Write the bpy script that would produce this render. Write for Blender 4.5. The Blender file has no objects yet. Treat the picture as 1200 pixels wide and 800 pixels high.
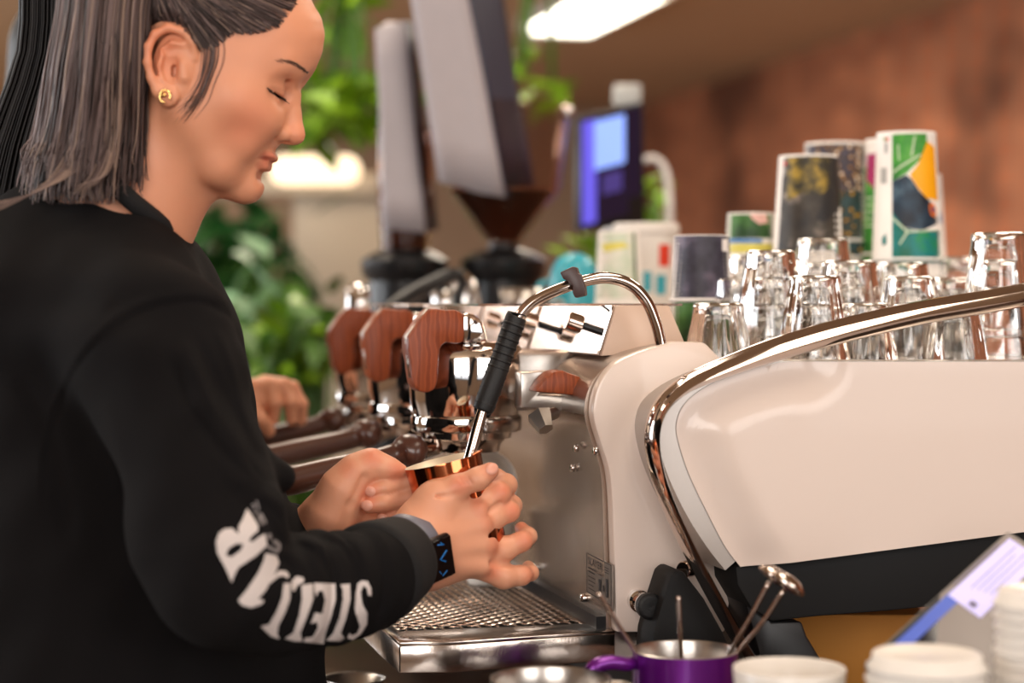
import bpy, bmesh, math, random
import numpy as np
from mathutils import Vector, Matrix
from mathutils.bvhtree import BVHTree
random.seed(7)
C = bpy.context.scene.collection
# ---------------------------------------------------------------- camera
F = 2200.0; HZ = 358.0; CZ = 1.34
cam_d = bpy.data.cameras.new('camera'); cam = bpy.data.objects.new('camera', cam_d); C.objects.link(cam)
cam.location = (0, 0, CZ); cam.rotation_euler = (math.pi/2, 0, 0)
cam_d.sensor_width = 36; cam_d.lens = F*36/1200; cam_d.shift_y = -(400-HZ)/1200
cam_d.dof.use_dof = True; cam_d.dof.focus_distance = 1.78; cam_d.dof.aperture_fstop = 2.6
cam_d.clip_start = 0.05
bpy.context.scene.camera = cam
# ---------------------------------------------------------------- view, world
sc = bpy.context.scene
sc.view_settings.view_transform = 'Standard'; sc.view_settings.look = 'None'
sc.view_settings.gamma = 1; sc.view_settings.use_curve_mapping = False
sc.view_settings.exposure = 0.2
sc.cycles.max_bounces = 14; sc.cycles.transmission_bounces = 14; sc.cycles.glossy_bounces = 6
sc.cycles.sample_clamp_indirect = 6
w = bpy.data.worlds.new('world'); sc.world = w; w.use_nodes = True
w.node_tree.nodes['Background'].inputs[0].default_value = (0.95, 0.97, 1.0, 1)
w.node_tree.nodes['Background'].inputs[1].default_value = 1.2
# machine / room frame: rotated 14 degrees
TH = math.radians(14.04); CS, SN = math.cos(TH), math.sin(TH)
def LW(u, v, z): return Vector((u*CS - v*SN, u*SN + v*CS, z))
def P(px, py, Y): return Vector(((px-600)/F*Y, Y, CZ + (HZ-py)/F*Y))
def LP(px, py, v):                      # pixel ray met with a plane of constant v
    a = (px-600)/F; t = v/(-a*SN + CS); return Vector((a*t, t, CZ + (HZ-py)/F*t))
def uz(px, py, v):
    p = LP(px, py, v); return (p.x*CS + p.y*SN, p.z)
def UP(px, py, u):                      # pixel ray met with a plane of constant u
    a = (px-600)/F; t = u/(a*CS + SN); return Vector((a*t, t, CZ + (HZ-py)/F*t))
# ---------------------------------------------------------------- lights
def area(name, loc, target, size, energy, col, sy=None):
    l = bpy.data.lights.new(name, 'AREA'); l.energy = energy; l.color = col
    l.shape = 'RECTANGLE'; l.size = size; l.size_y = sy or size
    o = bpy.data.objects.new(name, l); C.objects.link(o); o.location = loc
    o.rotation_euler = (Vector(target)-Vector(loc)).to_track_quat('-Z', 'Y').to_euler()
    return o
area('window_light', LW(-1.2, -1.88, 1.9), LW(-1.2, 5, 1.2), 2.2, 62, (1.0, .93, .87), 1.5)
area('window_light', LW(2.2, -1.88, 1.9), LW(2.2, 5, 1.2), 2.2, 40, (1.0, .93, .87), 1.5)
area('window_light', LW(-3.88, 3.0, 1.7), LW(0, 3.0, 1.3), 2.2, 80, (.92, .96, 1.0), 1.7)
area('window_light', LW(-3.88, 7.0, 1.7), LW(0, 7.0, 1.3), 2.2, 130, (.92, .96, 1.0), 1.7)
for k, (u, v, e) in enumerate([(.9, 1.2, 15), (.5, 3.3, 22), (2.2, 3.2, 22), (-1.3, 2.4, 18), (1.6, 5.8, 40), (2.6, 8.0, 34), (-1.2, 6.5, 45), (.6, 10.5, 45)]):
    area('ceiling_fill_light', LW(u, v, 2.69), LW(u, v, 0), .6, e, (1.0, .86, .70), 1.2)  # overhead fill, mostly without fixtures; added to brighten the room behind
area('mirror_reflection_light', LW(-1.75, 10.4, 2.68), LW(-1.75, 10.4, 0), 1.8, 130, (1.0, .97, .93), 3.2)  # unseen light added where the mirror panels reflect, to turn them white
# ---------------------------------------------------------------- materials
MATS = {}
def rgb(r, g, b):
    f = lambda c: (c/255/12.92 if c/255 <= .04045 else ((c/255+.055)/1.055)**2.4)
    return (f(r), f(g), f(b), 1)
def mat(name, col, rough=.5, metal=0, vary=.06, scale=30, bump=0, bscale=200, emit=None, es=1, trans=0, ior=1.45, sss=0, coat=0, stretch=None, col2=None, aniso=0):
    if name in MATS: return MATS[name]
    m = bpy.data.materials.new(name); m.use_nodes = True; nt = m.node_tree; N = nt.nodes; L = nt.links
    b = N['Principled BSDF']; c = rgb(*col)
    b.inputs['Roughness'].default_value = rough; b.inputs['Metallic'].default_value = metal
    b.inputs['Transmission Weight'].default_value = trans; b.inputs['IOR'].default_value = ior
    if coat: b.inputs['Coat Weight'].default_value = coat
    if sss:
        b.inputs['Subsurface Weight'].default_value = sss; b.inputs['Subsurface Radius'].default_value = (1, .35, .2); b.inputs['Subsurface Scale'].default_value = .006
    if emit: b.inputs['Emission Color'].default_value = rgb(*emit); b.inputs['Emission Strength'].default_value = es
    tc = N.new('ShaderNodeTexCoord'); mp = N.new('ShaderNodeMapping'); L.new(tc.outputs['Object'], mp.inputs[0])
    if stretch: mp.inputs['Scale'].default_value = stretch
    n = N.new('ShaderNodeTexNoise'); n.inputs['Scale'].default_value = scale; n.inputs['Detail'].default_value = 4; L.new(mp.outputs[0], n.inputs['Vector'])
    mx = N.new('ShaderNodeMix'); mx.data_type = 'RGBA'; L.new(n.outputs['Fac'], mx.inputs['Factor'])
    c2 = rgb(*col2) if col2 else tuple(min(1, x*(1+vary)) for x in c[:3])+(1,)
    c1 = c if col2 else tuple(x*(1-vary) for x in c[:3])+(1,)
    mx.inputs['A'].default_value = c1; mx.inputs['B'].default_value = c2
    L.new(mx.outputs['Result'], b.inputs['Base Color'])
    if bump:
        n2 = N.new('ShaderNodeTexNoise'); n2.inputs['Scale'].default_value = bscale; n2.inputs['Detail'].default_value = 3; L.new(mp.outputs[0], n2.inputs['Vector'])
        bp = N.new('ShaderNodeBump'); bp.inputs['Strength'].default_value = bump; bp.inputs['Distance'].default_value = .002
        L.new(n2.outputs['Fac'], bp.inputs['Height']); L.new(bp.outputs[0], b.inputs['Normal'])
    m['mix'] = mx.name
    MATS[name] = m; return m
def ramp_noise(m, stops, fac_out=None, ntype='noise', scale=8, contrast=(0.3, .7), stretch=None):
    nt = m.node_tree; N = nt.nodes; L = nt.links; b = N['Principled BSDF']
    tc = N.new('ShaderNodeTexCoord'); mp = N.new('ShaderNodeMapping'); L.new(tc.outputs['Object'], mp.inputs[0])
    if stretch: mp.inputs['Scale'].default_value = stretch
    t = N.new({'noise': 'ShaderNodeTexNoise', 'voronoi': 'ShaderNodeTexVoronoi', 'wave': 'ShaderNodeTexWave'}[ntype])
    t.inputs['Scale'].default_value = scale; L.new(mp.outputs[0], t.inputs['Vector'])
    if ntype == 'wave': t.inputs['Distortion'].default_value = 6; t.inputs['Detail'].default_value = 3; t.inputs['Detail Scale'].default_value = 1.5
    if ntype == 'noise': t.inputs['Detail'].default_value = 5
    r = N.new('ShaderNodeValToRGB'); L.new(t.outputs['Distance' if ntype == 'voronoi' else ('Color' if ntype == 'wave' else 'Fac')], r.inputs[0])
    el = r.color_ramp.elements
    while len(el) > 1: el.remove(el[0])
    el[0].position = stops[0][0]; el[0].color = rgb(*stops[0][1])
    for p, c in stops[1:]: e = el.new(p); e.color = rgb(*c)
    L.new(r.outputs[0], b.inputs['Base Color']); return m
white_p = mat('white_enamel', (224, 207, 196), .32, vary=.02, scale=6, coat=.3)
satin = mat('satin_grey', (186, 178, 172), .3, .55, vary=.03)
cream_p = mat('cream_enamel', (206, 178, 158), .4, vary=.03, scale=8)
chrome = mat('chrome', (225, 222, 220), .05, 1, vary=.02)
chrome_w = mat('warm_chrome', (205, 190, 180), .09, 1, vary=.04)
steel = mat('brushed_steel', (190, 184, 178), .28, 1, vary=.12, scale=20, bump=.05, bscale=300, stretch=(1, 1, 1))
splash_m = mat('smeared_steel', (168, 152, 138), .27, 1, scale=9, col2=(214, 202, 192), bump=.3, bscale=11)
tray_m = mat('tray_steel', (205, 192, 182), .17, 1, vary=.06, bump=.1, bscale=90)
black_m = mat('matte_black', (13, 13, 14), .75, vary=.2)
rubber = mat('black_rubber', (16, 15, 16), .55, vary=.2, bump=.2, bscale=500)
darkp = mat('dark_plastic', (24, 24, 26), .35, vary=.1)
clipm = mat('brown_plastic', (66, 46, 44), .4, vary=.1)
wood = mat('red_wood', (120, 58, 34), .42); ramp_noise(wood, [(.1, (138, 66, 34)), (.5, (154, 76, 42)), (.9, (126, 58, 30))], ntype='wave', scale=26, stretch=(1.2, 1.2, .5)); wood.node_tree.nodes['Principled BSDF'].inputs['Specular IOR Level'].default_value = .35
darkwood = mat('dark_handle_wood', (70, 40, 30), .3, coat=.3, col2=(92, 58, 46), scale=12, stretch=(1, 4, 4))
copper = mat('copper', (196, 112, 72), .12, 1, vary=.15, scale=10)
inner_steel = mat('inner_steel', (226, 210, 186), .5, .6, vary=.05)
milk = mat('milk', (240, 226, 205), .35, sss=.2)
purple = mat('purple_enamel', (112, 28, 138), .25, .55, vary=.08, coat=.4)
whitec = mat('white_ceramic', (228, 222, 214), .3, vary=.02)
paper_w = mat('white_paper', (232, 226, 220), .6, vary=.02)
glass = mat('tumbler_glass', (255, 255, 255), .02, trans=1, ior=1.47, vary=0)
clearp = mat('clear_plastic', (235, 215, 205), .05, trans=1, ior=1.2, vary=0)
beans = mat('coffee_beans', (112, 62, 34), .5, vary=.5, scale=140, bump=.6, bscale=120)
silverbag = mat('grey_bag', (176, 168, 172), .45, vary=.06, bump=.3, bscale=12)
navybag = mat('navy_bag', (38, 44, 66), .45, vary=.15, scale=8)
kraft = mat('kraft_card', (186, 122, 44), .7, vary=.06)
teal = mat('teal_glaze', (64, 168, 186), .25, vary=.05)
skin = mat('skin', (220, 156, 124), .46, sss=.12, bump=.12, bscale=900)
nt = skin.node_tree; at = nt.nodes.new('ShaderNodeAttribute'); at.attribute_name = 'tone'
mm = nt.nodes.new('ShaderNodeMix'); mm.data_type = 'RGBA'; mm.blend_type = 'MULTIPLY'; mm.inputs['Factor'].default_value = 1
nt.links.new(nt.nodes[skin['mix']].outputs['Result'], mm.inputs['A']); nt.links.new(at.outputs['Color'], mm.inputs['B'])
nt.links.new(mm.outputs['Result'], nt.nodes['Principled BSDF'].inputs['Base Color'])
cloth = mat('black_fleece', (15, 13, 14), .95, vary=.15, bump=.25, bscale=1400); cloth.node_tree.nodes['Principled BSDF'].inputs['Specular IOR Level'].default_value = .2
ribm = mat('ribbed_cuff', (20, 19, 20), .9, vary=.15, bump=.3, bscale=900)
printm = mat('pale_print', (206, 196, 192), .7, vary=.04)
printg = mat('grey_print', (120, 114, 114), .7, vary=.04)
brickm = mat('brick_wall', (150, 92, 62), .9)
nt = brickm.node_tree; N = nt.nodes; L = nt.links
tc = N.new('ShaderNodeTexCoord'); mp = N.new('ShaderNodeMapping'); mp.inputs['Rotation'].default_value = (math.pi/2, 0, math.pi/2); L.new(tc.outputs['Object'], mp.inputs[0])
br = N.new('ShaderNodeTexBrick'); br.inputs['Scale'].default_value = 4.2; br.inputs['Mortar Size'].default_value = .018; L.new(mp.outputs[0], br.inputs['Vector'])
br.inputs['Color1'].default_value = rgb(176, 108, 74); br.inputs['Color2'].default_value = rgb(146, 86, 58); br.inputs['Mortar'].default_value = rgb(136, 102, 80)
no = N.new('ShaderNodeTexNoise'); no.inputs['Scale'].default_value = .9; no.inputs['Detail'].default_value = 3; L.new(tc.outputs['Object'], no.inputs['Vector'])
rp = N.new('ShaderNodeValToRGB'); rp.color_ramp.elements[0].position = .36; rp.color_ramp.elements[0].color = rgb(110, 100, 92); rp.color_ramp.elements[1].position = .5; rp.color_ramp.elements[1].color = (1, 1, 1, 1); L.new(no.outputs['Fac'], rp.inputs[0])
mx = N.new('ShaderNodeMix'); mx.data_type = 'RGBA'; mx.blend_type = 'MULTIPLY'; mx.inputs['Factor'].default_value = .8; L.new(br.outputs[0], mx.inputs['A']); L.new(rp.outputs[0], mx.inputs['B']); L.new(mx.outputs['Result'], N['Principled BSDF'].inputs['Base Color'])
ceilm = mat('ceiling_paint', (178, 150, 120), .9, vary=.06, scale=1.5)
floorm = mat('floor_concrete', (120, 104, 90), .6, vary=.1, scale=3)
backm = mat('back_wall_plaster', (150, 126, 104), .9, vary=.1, scale=2)
counterm = mat('counter_wood', (70, 46, 34), .35, vary=.3, scale=6, stretch=(1, 6, 1), coat=.3)
frontm = mat('counter_front', (60, 52, 46), .7)
leafs = [mat('leaf_deep', (26, 78, 30), .45, vary=.3, scale=9), mat('leaf_bright', (112, 150, 20), .45, vary=.25, scale=9), mat('leaf_pale', (138, 178, 140), .45, vary=.1, scale=9), mat('leaf_mid', (62, 104, 22), .45, vary=.3, scale=9)]
potm = mat('clay_pot', (150, 96, 70), .8)
soil = mat('soil', (40, 28, 20), .95)
# ---------------------------------------------------------------- object helpers
WM = {}
def root(name, label, cat, loc, rz=0, group=None):
    o = bpy.data.objects.new(name, None); C.objects.link(o); o.location = loc; o.rotation_euler = (0, 0, rz)
    o.empty_display_size = .05
    o['label'] = label; o['category'] = cat
    if group: o['group'] = group
    WM[o.name] = Matrix.Translation(Vector(loc)) @ Matrix.Rotation(rz, 4, 'Z'); return o
def tag(o, label=None, cat=None, group=None, kind=None):
    if label: o['label'] = label
    if cat: o['category'] = cat
    if group: o['group'] = group
    if kind: o['kind'] = kind
    return o
def put(name, geo, mats, parent=None, loc=None, rz=0, smooth=True, label=None, kind=None, base=None):
    """geo = (verts in WORLD space, faces[, mat index per face]); base = ancestor matrix when parent is a mesh"""
    vs, fs = geo[0], geo[1]
    if parent is not None: M = WM[parent.name].inverted(); own = WM[parent.name]
    else:
        if loc is None:
            a = np.array([tuple(v) for v in vs]); loc = (a[:, 0].mean(), a[:, 1].mean(), a[:, 2].min())
        own = Matrix.Translation(Vector(loc)) @ Matrix.Rotation(rz, 4, 'Z'); M = own.inverted()
    A = np.array([tuple(v) for v in vs], dtype=float); Mn = np.array(M)
    A = A @ Mn[:3, :3].T + Mn[:3, 3]
    me = bpy.data.meshes.new(name); me.from_pydata(A.tolist(), [], [list(f) for f in fs])
    for m in (mats if isinstance(mats, (list, tuple)) else [mats]): me.materials.append(m)
    if len(geo) > 2 and geo[2] is not None: me.polygons.foreach_set('material_index', list(geo[2]))
    if smooth: me.polygons.foreach_set('use_smooth', [True]*len(me.polygons))
    me.update()
    if smooth == 'auto':
        me.set_sharp_from_angle(angle=math.radians(38))
    o = bpy.data.objects.new(name, me); C.objects.link(o)
    if parent is not None: o.parent = parent
    else: o.location = loc; o.rotation_euler = (0, 0, rz)
    WM[o.name] = own
    if label: o['label'] = label
    if kind: o['kind'] = kind
    return o
def frombm(bm):
    bm.verts.ensure_lookup_table(); g = ([v.co.copy() for v in bm.verts], [[v.index for v in f.verts] for f in bm.faces], [f.material_index for f in bm.faces]); bm.free(); return g
def join(*gs):
    V, Fc, Mi = [], [], []
    for g in gs:
        k = len(V); V += list(g[0]); Fc += [[i+k for i in f] for f in g[1]]; Mi += list(g[2]) if len(g) > 2 and g[2] is not None else [0]*len(g[1])
    return V, Fc, Mi
def setm(g, i): return (g[0], g[1], [i]*len(g[1]))
def box(c, s, R=None, bevel=0, seg=2):
    bm = bmesh.new(); bmesh.ops.create_cube(bm, size=1)
    for v in bm.verts: v.co = Vector((v.co.x*s[0], v.co.y*s[1], v.co.z*s[2]))
    if bevel: bmesh.ops.bevel(bm, geom=list(bm.edges), offset=bevel, segments=seg, affect='EDGES', profile=.5)
    if R is None: R = Matrix.Identity(3)
    for v in bm.verts: v.co = R @ v.co + Vector(c)
    bm.normal_update(); bm.verts.index_update(); return frombm(bm)
RM = Matrix.Rotation(TH, 3, 'Z')
def lathe(prof, c=(0, 0, 0), seg=40, R=None, flute=None, closed=False, caps=False):
    """prof: list of (r, z)"""
    V, Fc = [], []; n = len(prof); R = R or Matrix.Identity(3)
    for i, (r, z) in enumerate(prof):
        for k in range(seg):
            a = 2*math.pi*k/seg; rr = r
            if flute: rr = r + flute(i, a)
            V.append(R @ Vector((rr*math.cos(a), rr*math.sin(a), z)) + Vector(c))
    for i in range(n-1 if not closed else n):
        j = (i+1) % n
        for k in range(seg): k2 = (k+1) % seg; Fc.append([i*seg+k, i*seg+k2, j*seg+k2, j*seg+k])
    if caps:
        if prof[0][0] > 1e-5: Fc.append([k for k in range(seg)][::-1])
        if prof[-1][0] > 1e-5: Fc.append([(n-1)*seg+k for k in range(seg)])
    return V, Fc
def axis(d):
    return Vector(d).normalized().to_track_quat('Z', 'Y').to_matrix()
def cyl(a, b, r, r2=None, seg=24, bev=0):
    a, b = Vector(a), Vector(b); h = (b-a).length; r2 = r if r2 is None else r2
    pr = [(r, 0), (r2, h)] if not bev else [(r-bev, 0), (r, bev), (r2, h-bev), (r2-bev, h)]
    return lathe(pr, a, seg, axis(b-a), caps=True)
def crom(pts, n=8):
    pts = [Vector(p) for p in pts]; out = []
    for i in range(len(pts)-1):
        p0 = pts[max(i-1, 0)]; p1 = pts[i]; p2 = pts[i+1]; p3 = pts[min(i+2, len(pts)-1)]
        for k in range(n):
            t = k/n; out.append(.5*((2*p1)+(p2-p0)*t+(2*p0-5*p1+4*p2-p3)*t*t+(3*p1-p0-3*p2+p3)*t**3))
    out.append(pts[-1]); return out
def tube(pts, r, seg=12, n=8, smooth=True):
    rs = r if isinstance(r, (list, tuple)) else [r]*len(pts)
    path = crom(pts, n) if smooth else [Vector(p) for p in pts]
    m = len(path); V, Fc = [], []
    up = None
    for i, p in enumerate(path):
        t = (path[min(i+1, m-1)]-path[max(i-1, 0)]).normalized()
        if up is None: up = t.orthogonal().normalized()
        up = (up - t*up.dot(t)).normalized(); s = t.cross(up)
        x = i/(m-1)*(len(rs)-1); k = min(int(x), len(rs)-2) if len(rs) > 1 else 0
        rr = rs[k]+(rs[min(k+1, len(rs)-1)]-rs[k])*(x-k)
        for j in range(seg):
            a = 2*math.pi*j/seg; V.append(p+up*math.cos(a)*rr+s*math.sin(a)*rr)
    for i in range(m-1):
        for j in range(seg): j2 = (j+1) % seg; Fc.append([i*seg+j, i*seg+j2, (i+1)*seg+j2, (i+1)*seg+j])
    Fc.append(list(range(seg))[::-1]); Fc.append([(m-1)*seg+j for j in range(seg)])
    return V, Fc
def prism(poly3, off, bevel=0, seg=2):
    """poly3: planar world polygon, off: extrusion vector"""
    bm = bmesh.new(); vs = [bm.verts.new(p) for p in poly3]; f = bm.faces.new(vs)
    r = bmesh.ops.extrude_face_region(bm, geom=[f])
    for v in [g for g in r['geom'] if isinstance(g, bmesh.types.BMVert)]: v.co += Vector(off)
    bmesh.ops.recalc_face_normals(bm, faces=bm.faces)
    if bevel:
        es = [e for e in bm.edges if e.is_manifold and e.calc_face_angle(0) > .5]
        bmesh.ops.bevel(bm, geom=es, offset=bevel, segments=seg, affect='EDGES', profile=.5)
    bm.verts.index_update(); return frombm(bm)
def mprism(pix, v0, v1, bevel=0, ref=None):
    """polygon given on the machine's plane v=ref (default v0), extruded from v0 to v1"""
    pts = [uz(x, y, ref if ref is not None else v0) for x, y in pix]
    return prism([LW(u, v0, z) for u, z in pts], LW(0, v1, 0)-LW(0, v0, 0), bevel)
def mbox(u0, u1, v0, v1, z0, z1, bevel=0):
    return box(LW((u0+u1)/2, (v0+v1)/2, (z0+z1)/2), (u1-u0, v1-v0, z1-z0), RM, bevel)
def spl2(pts, n=6):
    return [(p.x, p.y) for p in crom([(a, b, 0) for a, b in pts], n)]
# ---------------------------------------------------------------- signed-distance modelling (for bodies and clothing)
def capsule(a, b, ra, rb=None):
    a = np.array(a, float); b = np.array(b, float); rb = ra if rb is None else rb; m = max(ra, rb)
    def f(p):
        ba = b-a; t = np.clip(((p-a)@ba)/max(ba@ba, 1e-12), 0, 1); return np.linalg.norm(p-a-t[..., None]*ba, axis=-1)-(ra+t*(rb-ra))
    return f, np.minimum(a, b)-m, np.maximum(a, b)+m
def ellip(c, r, R=None):
    c = np.array(c, float); r = np.array(r, float); Rn = np.eye(3) if R is None else np.array(R); m = r.max()
    def f(p):
        q = (p-c)@Rn; k0 = np.linalg.norm(q/r, axis=-1); k1 = np.linalg.norm(q/(r*r), axis=-1); return k0*(k0-1)/np.maximum(k1, 1e-9)
    return f, c-m, c+m
def chain(pts, rs, k=None):
    return [(capsule(pts[i], pts[i+1], rs[i], rs[i+1]), k, 1) for i in range(len(pts)-1)]
def sdf_mesh(prims, vox, disp=None):
    """prims: list of ((fn, lo, hi), smooth k, +1 add / -1 carve)"""
    adds = [p for p in prims if p[2] > 0]
    lo = np.min([p[0][1] for p in adds], axis=0)-3*vox; hi = np.max([p[0][2] for p in adds], axis=0)+3*vox
    n = np.ceil((hi-lo)/vox).astype(int)+1
    D = np.full(n, .05, dtype=np.float64)
    ax = [lo[i]+vox*np.arange(n[i]) for i in range(3)]
    for (fn, plo, phi), k, op in prims:
        k = k or .004; mg = k*1.6+3*vox
        i0 = np.maximum(((plo-mg-lo)/vox).astype(int), 0); i1 = np.minimum(((phi+mg-lo)/vox).astype(int)+2, n)
        if (i1 <= i0).any(): continue
        G = np.stack(np.meshgrid(*[ax[i][i0[i]:i1[i]] for i in range(3)], indexing='ij'), -1)
        d = fn(G); S = tuple(slice(i0[i], i1[i]) for i in range(3)); a = D[S]
        if op > 0: h = np.maximum(k-np.abs(a-d), 0)/k; D[S] = np.minimum(a, d)-h*h*k*.25
        else: d = -d; h = np.maximum(k-np.abs(a-d), 0)/k; D[S] = np.maximum(a, d)+h*h*k*.25
    if disp is not None:
        G = np.stack(np.meshgrid(*ax, indexing='ij'), -1); D = D+disp(G)
    return nets(D, lo, vox)
def nets(D, lo, vox):
    ins = D < 0; nx, ny, nz = D.shape
    acc = np.zeros((nx-1, ny-1, nz-1, 3)); cnt = np.zeros((nx-1, ny-1, nz-1))
    for axn in range(3):
        o1, o2 = [i for i in range(3) if i != axn]
        for d1 in (0, 1):
            for d2 in (0, 1):
                s = [slice(0, D.shape[i]-1) for i in range(3)]
                s[o1] = slice(d1, D.shape[o1]-1+d1); s[o2] = slice(d2, D.shape[o2]-1+d2)
                A = D[tuple(s)]; s2 = list(s); s2[axn] = slice(1, D.shape[axn]); B = D[tuple(s2)]
                c = (A < 0) != (B < 0); t = np.where(c, A/np.where(c, A-B, 1), 0)
                acc[..., axn] += np.where(c, t, 0); acc[..., o1] += c*d1; acc[..., o2] += c*d2; cnt += c
    on = cnt > 0; idx = -np.ones(on.shape, int); idx[on] = np.arange(on.sum())
    cell = np.argwhere(on); V = lo+vox*(cell+acc[on]/cnt[on][:, None])
    Fs = []
    for axn in range(3):
        o1, o2 = [(1, 2), (2, 0), (0, 1)][axn]
        s = [slice(1, D.shape[i]-1) for i in range(3)]; s[axn] = slice(0, D.shape[axn]-1)
        s2 = list(s); s2[axn] = slice(1, D.shape[axn])
        A = ins[tuple(s)]; B = ins[tuple(s2)]
        q = np.argwhere(A != B); off = np.ones(3, int); off[axn] = 0; q0 = q+off
        e1 = np.zeros(3, int); e1[o1] = 1; e2 = np.zeros(3, int); e2[o2] = 1
        g = lambda c: idx[c[:, 0], c[:, 1], c[:, 2]]
        quad = np.stack([g(q0-e1-e2), g(q0-e2), g(q0), g(q0-e1)], 1)
        flip = ~A[tuple(q.T)]; quad[flip] = quad[flip][:, ::-1]
        Fs.append(quad)
    return V, np.concatenate(Fs)
# ---------------------------------------------------------------- the room
def struct(name, geo, m, **k):
    return tag(put(name, geo, m, smooth=False, **k), kind='structure')
H = 2.745
struct('floor', mbox(-4.1, 4.3, -2.1, 13.2, -.1, 0), floorm)
struct('ceiling', mbox(-4.1, 4.3, -2.1, 13.2, H, H+.1), ceilm)
struct('wall_right', mbox(4.1, 4.3, -2.1, 13.2, 0, H), brickm)
struct('wall_back', mbox(-4.1, 4.1, 13.0, 13.2, 0, H), backm)
def window_wall(name, along, fixed, lo, hi, holes, zs=(.9, 2.5)):
    gs = []; t = .1
    def bx(a, b, z0, z1):
        return mbox(a, b, fixed-t, fixed, z0, z1) if along == 'u' else mbox(fixed-t, fixed, a, b, z0, z1)
    x = lo
    for a, b in holes:
        gs.append(bx(x, a, 0, H)); gs.append(bx(a, b, 0, zs[0])); gs.append(bx(a, b, zs[1], H)); x = b
    gs.append(bx(x, hi, 0, H)); return struct(name, join(*gs), backm)
window_wall('wall_front', 'u', -2.0, -4.1, 4.1, [(-2.4, 0), (1.0, 3.4)])
window_wall('wall_left', 'v', -4.0, -2.0, 13.0, [(1.8, 4.2), (5.8, 8.2)])
wi = 0
for along, fixed, a, b in [('u', -2.05, -2.4, 0), ('u', -2.05, 1.0, 3.4), ('v', -4.05, 1.8, 4.2), ('v', -4.05, 5.8, 8.2)]:
    wi += 1; g = []
    def bx(p, q, z0, z1, h=.03):
        return mbox(p, q, fixed-h, fixed+h, z0, z1) if along == 'u' else mbox(fixed-h, fixed+h, p, q, z0, z1)
    for p, q, z0, z1 in [(a, b, .9, .96), (a, b, 2.44, 2.5), (a, a+.06, .9, 2.5), (b-.06, b, .9, 2.5), ((a+b)/2-.03, (a+b)/2+.03, .9, 2.5)]: g.append(bx(p, q, z0, z1))
    struct('window_%d' % wi, join(*g), frontm)
# ceiling light panels (the lit one is seen at the top of the picture)
lampm = mat('lamp_diffuser', (255, 250, 235), .5, emit=(255, 250, 232), es=7)
lframe = mat('lamp_frame', (200, 196, 188), .4)
def panel(x, y, label, seen=False):
    c = Vector((x, y, H-.03))
    r = root('ceiling_light', label, 'ceiling light', (x, y, H-.06), TH, 'square ceiling light panels')
    g = [box(c+RM@Vector(d), s, RM) for d, s in [((.18, 0, 0), (.02, 1.24, .06)), ((-.18, 0, 0), (.02, 1.24, .06)), ((0, .61, 0), (.34, .02, .06)), ((0, -.61, 0), (.34, .02, .06))]]
    put('frame', join(*g), lframe, r, smooth=False)
    put('diffuser', box(c-Vector((0, 0, .01)), (.34, 1.2, .02), RM), lampm, r, smooth=False)
q = P(691, 8, 8.7); panel(q.x, q.y, 'bright white rectangular light panel on the ceiling above the coffee hoppers')
# bar counter
cz = .93
r = root('bar_counter', 'dark brown wooden bar counter under the espresso machine', 'counter', LW(.9, 2.6, 0), TH)
put('worktop', mbox(.27, 1.6, .75, 3.6, cz-.04, cz, .004), counterm, r, smooth='auto')
put('base_cabinet', mbox(.35, 1.5, .85, 3.5, 0, cz-.04), frontm, r, smooth=False)
# ---------------------------------------------------------------- the espresso machine
def ZP(px, py, z):
    Y = (CZ-z)*F/(py-HZ); return P(px, py, Y)
V0 = 1.70
mr = root('espresso_machine', 'white and chrome espresso machine with three groups and reddish wooden paddles', 'espresso machine', LW(.8, 2.15, cz), TH)
# white end cheek
cheek = [(722, 741), (719, 640), (715, 560), (704, 520), (697, 497), (695, 478), (700, 455), (711, 436), (725, 423), (755, 410), (792, 400), (826, 401), (850, 425), (1240, 425), (1240, 600), (864, 650), (850, 741)]
put('end_cheek', mprism(spl2(cheek[:11], 4)+cheek[11:], V0, V0+.018, .003), white_p, mr, smooth='auto')
# steel body shell
prof = [uz(x, y, V0) for x, y in spl2([(717, 741), (714, 640), (711, 560), (700, 520), (693, 497), (691, 478), (696, 457), (707, 439), (722, 426), (752, 413), (790, 404)], 4)]
nsp = 22
pr = prof+[(prof[-1][0]+.02, prof[-1][1]), (prof[-1][0]+.02, 1.245), (1.12, 1.245), (1.12, 1.10), (.70, 1.10), (.66, 1.0), (prof[0][0], 1.0)]
g = prism([LW(u, V0+.018, z) for u, z in pr], LW(0, 1.02, 0)-LW(0, 0, 0))
mi = []
for f in g[1]:
    ps = [g[0][i] for i in f]; c = sum(ps, Vector())/len(ps); mi.append(1 if (c.z < 1.235 and c.x*CS+c.y*SN < 1.0) else 0)
put('body_shell', (g[0], g[1], mi), [steel, splash_m], mr, smooth='auto')
put('base_frame', mbox(.55, .66, V0+.03, 2.6, .955, 1.0), frontm, mr, smooth=False)
for u, v in [(.6, 1.78), (.6, 2.55)]:
    put('foot', cyl(LW(u, v, cz), LW(u, v, .957), .022, .018), rubber, mr)
# rear cup deck gallery
put('cup_deck', mbox(prof[-1][0]+.022, 1.12, V0+.03, 2.63, 1.245, 1.25), steel, mr, smooth=False)
# seam bolts on the splash panel
for x, y in [(700, 528), (674, 497), (677, 525), (673, 548)]:
    p = UP(x, y, prof[0][0]-.0); q_ = LW(-1, 0, 0)
    p = UP(x, y, prof[0][0] - (.006 if y > 530 else .014)); put('bolt', cyl(p, p+q_*.004, .0042, .0036, 12), chrome, mr)
for x, y in [(688, 700), (631, 664)]:
    p = UP(x, y, prof[0][0]); put('bolt', cyl(p+LW(.002, 0, 0), p+LW(-.007, 0, 0), .0045, .004, 12), chrome, mr)
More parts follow.
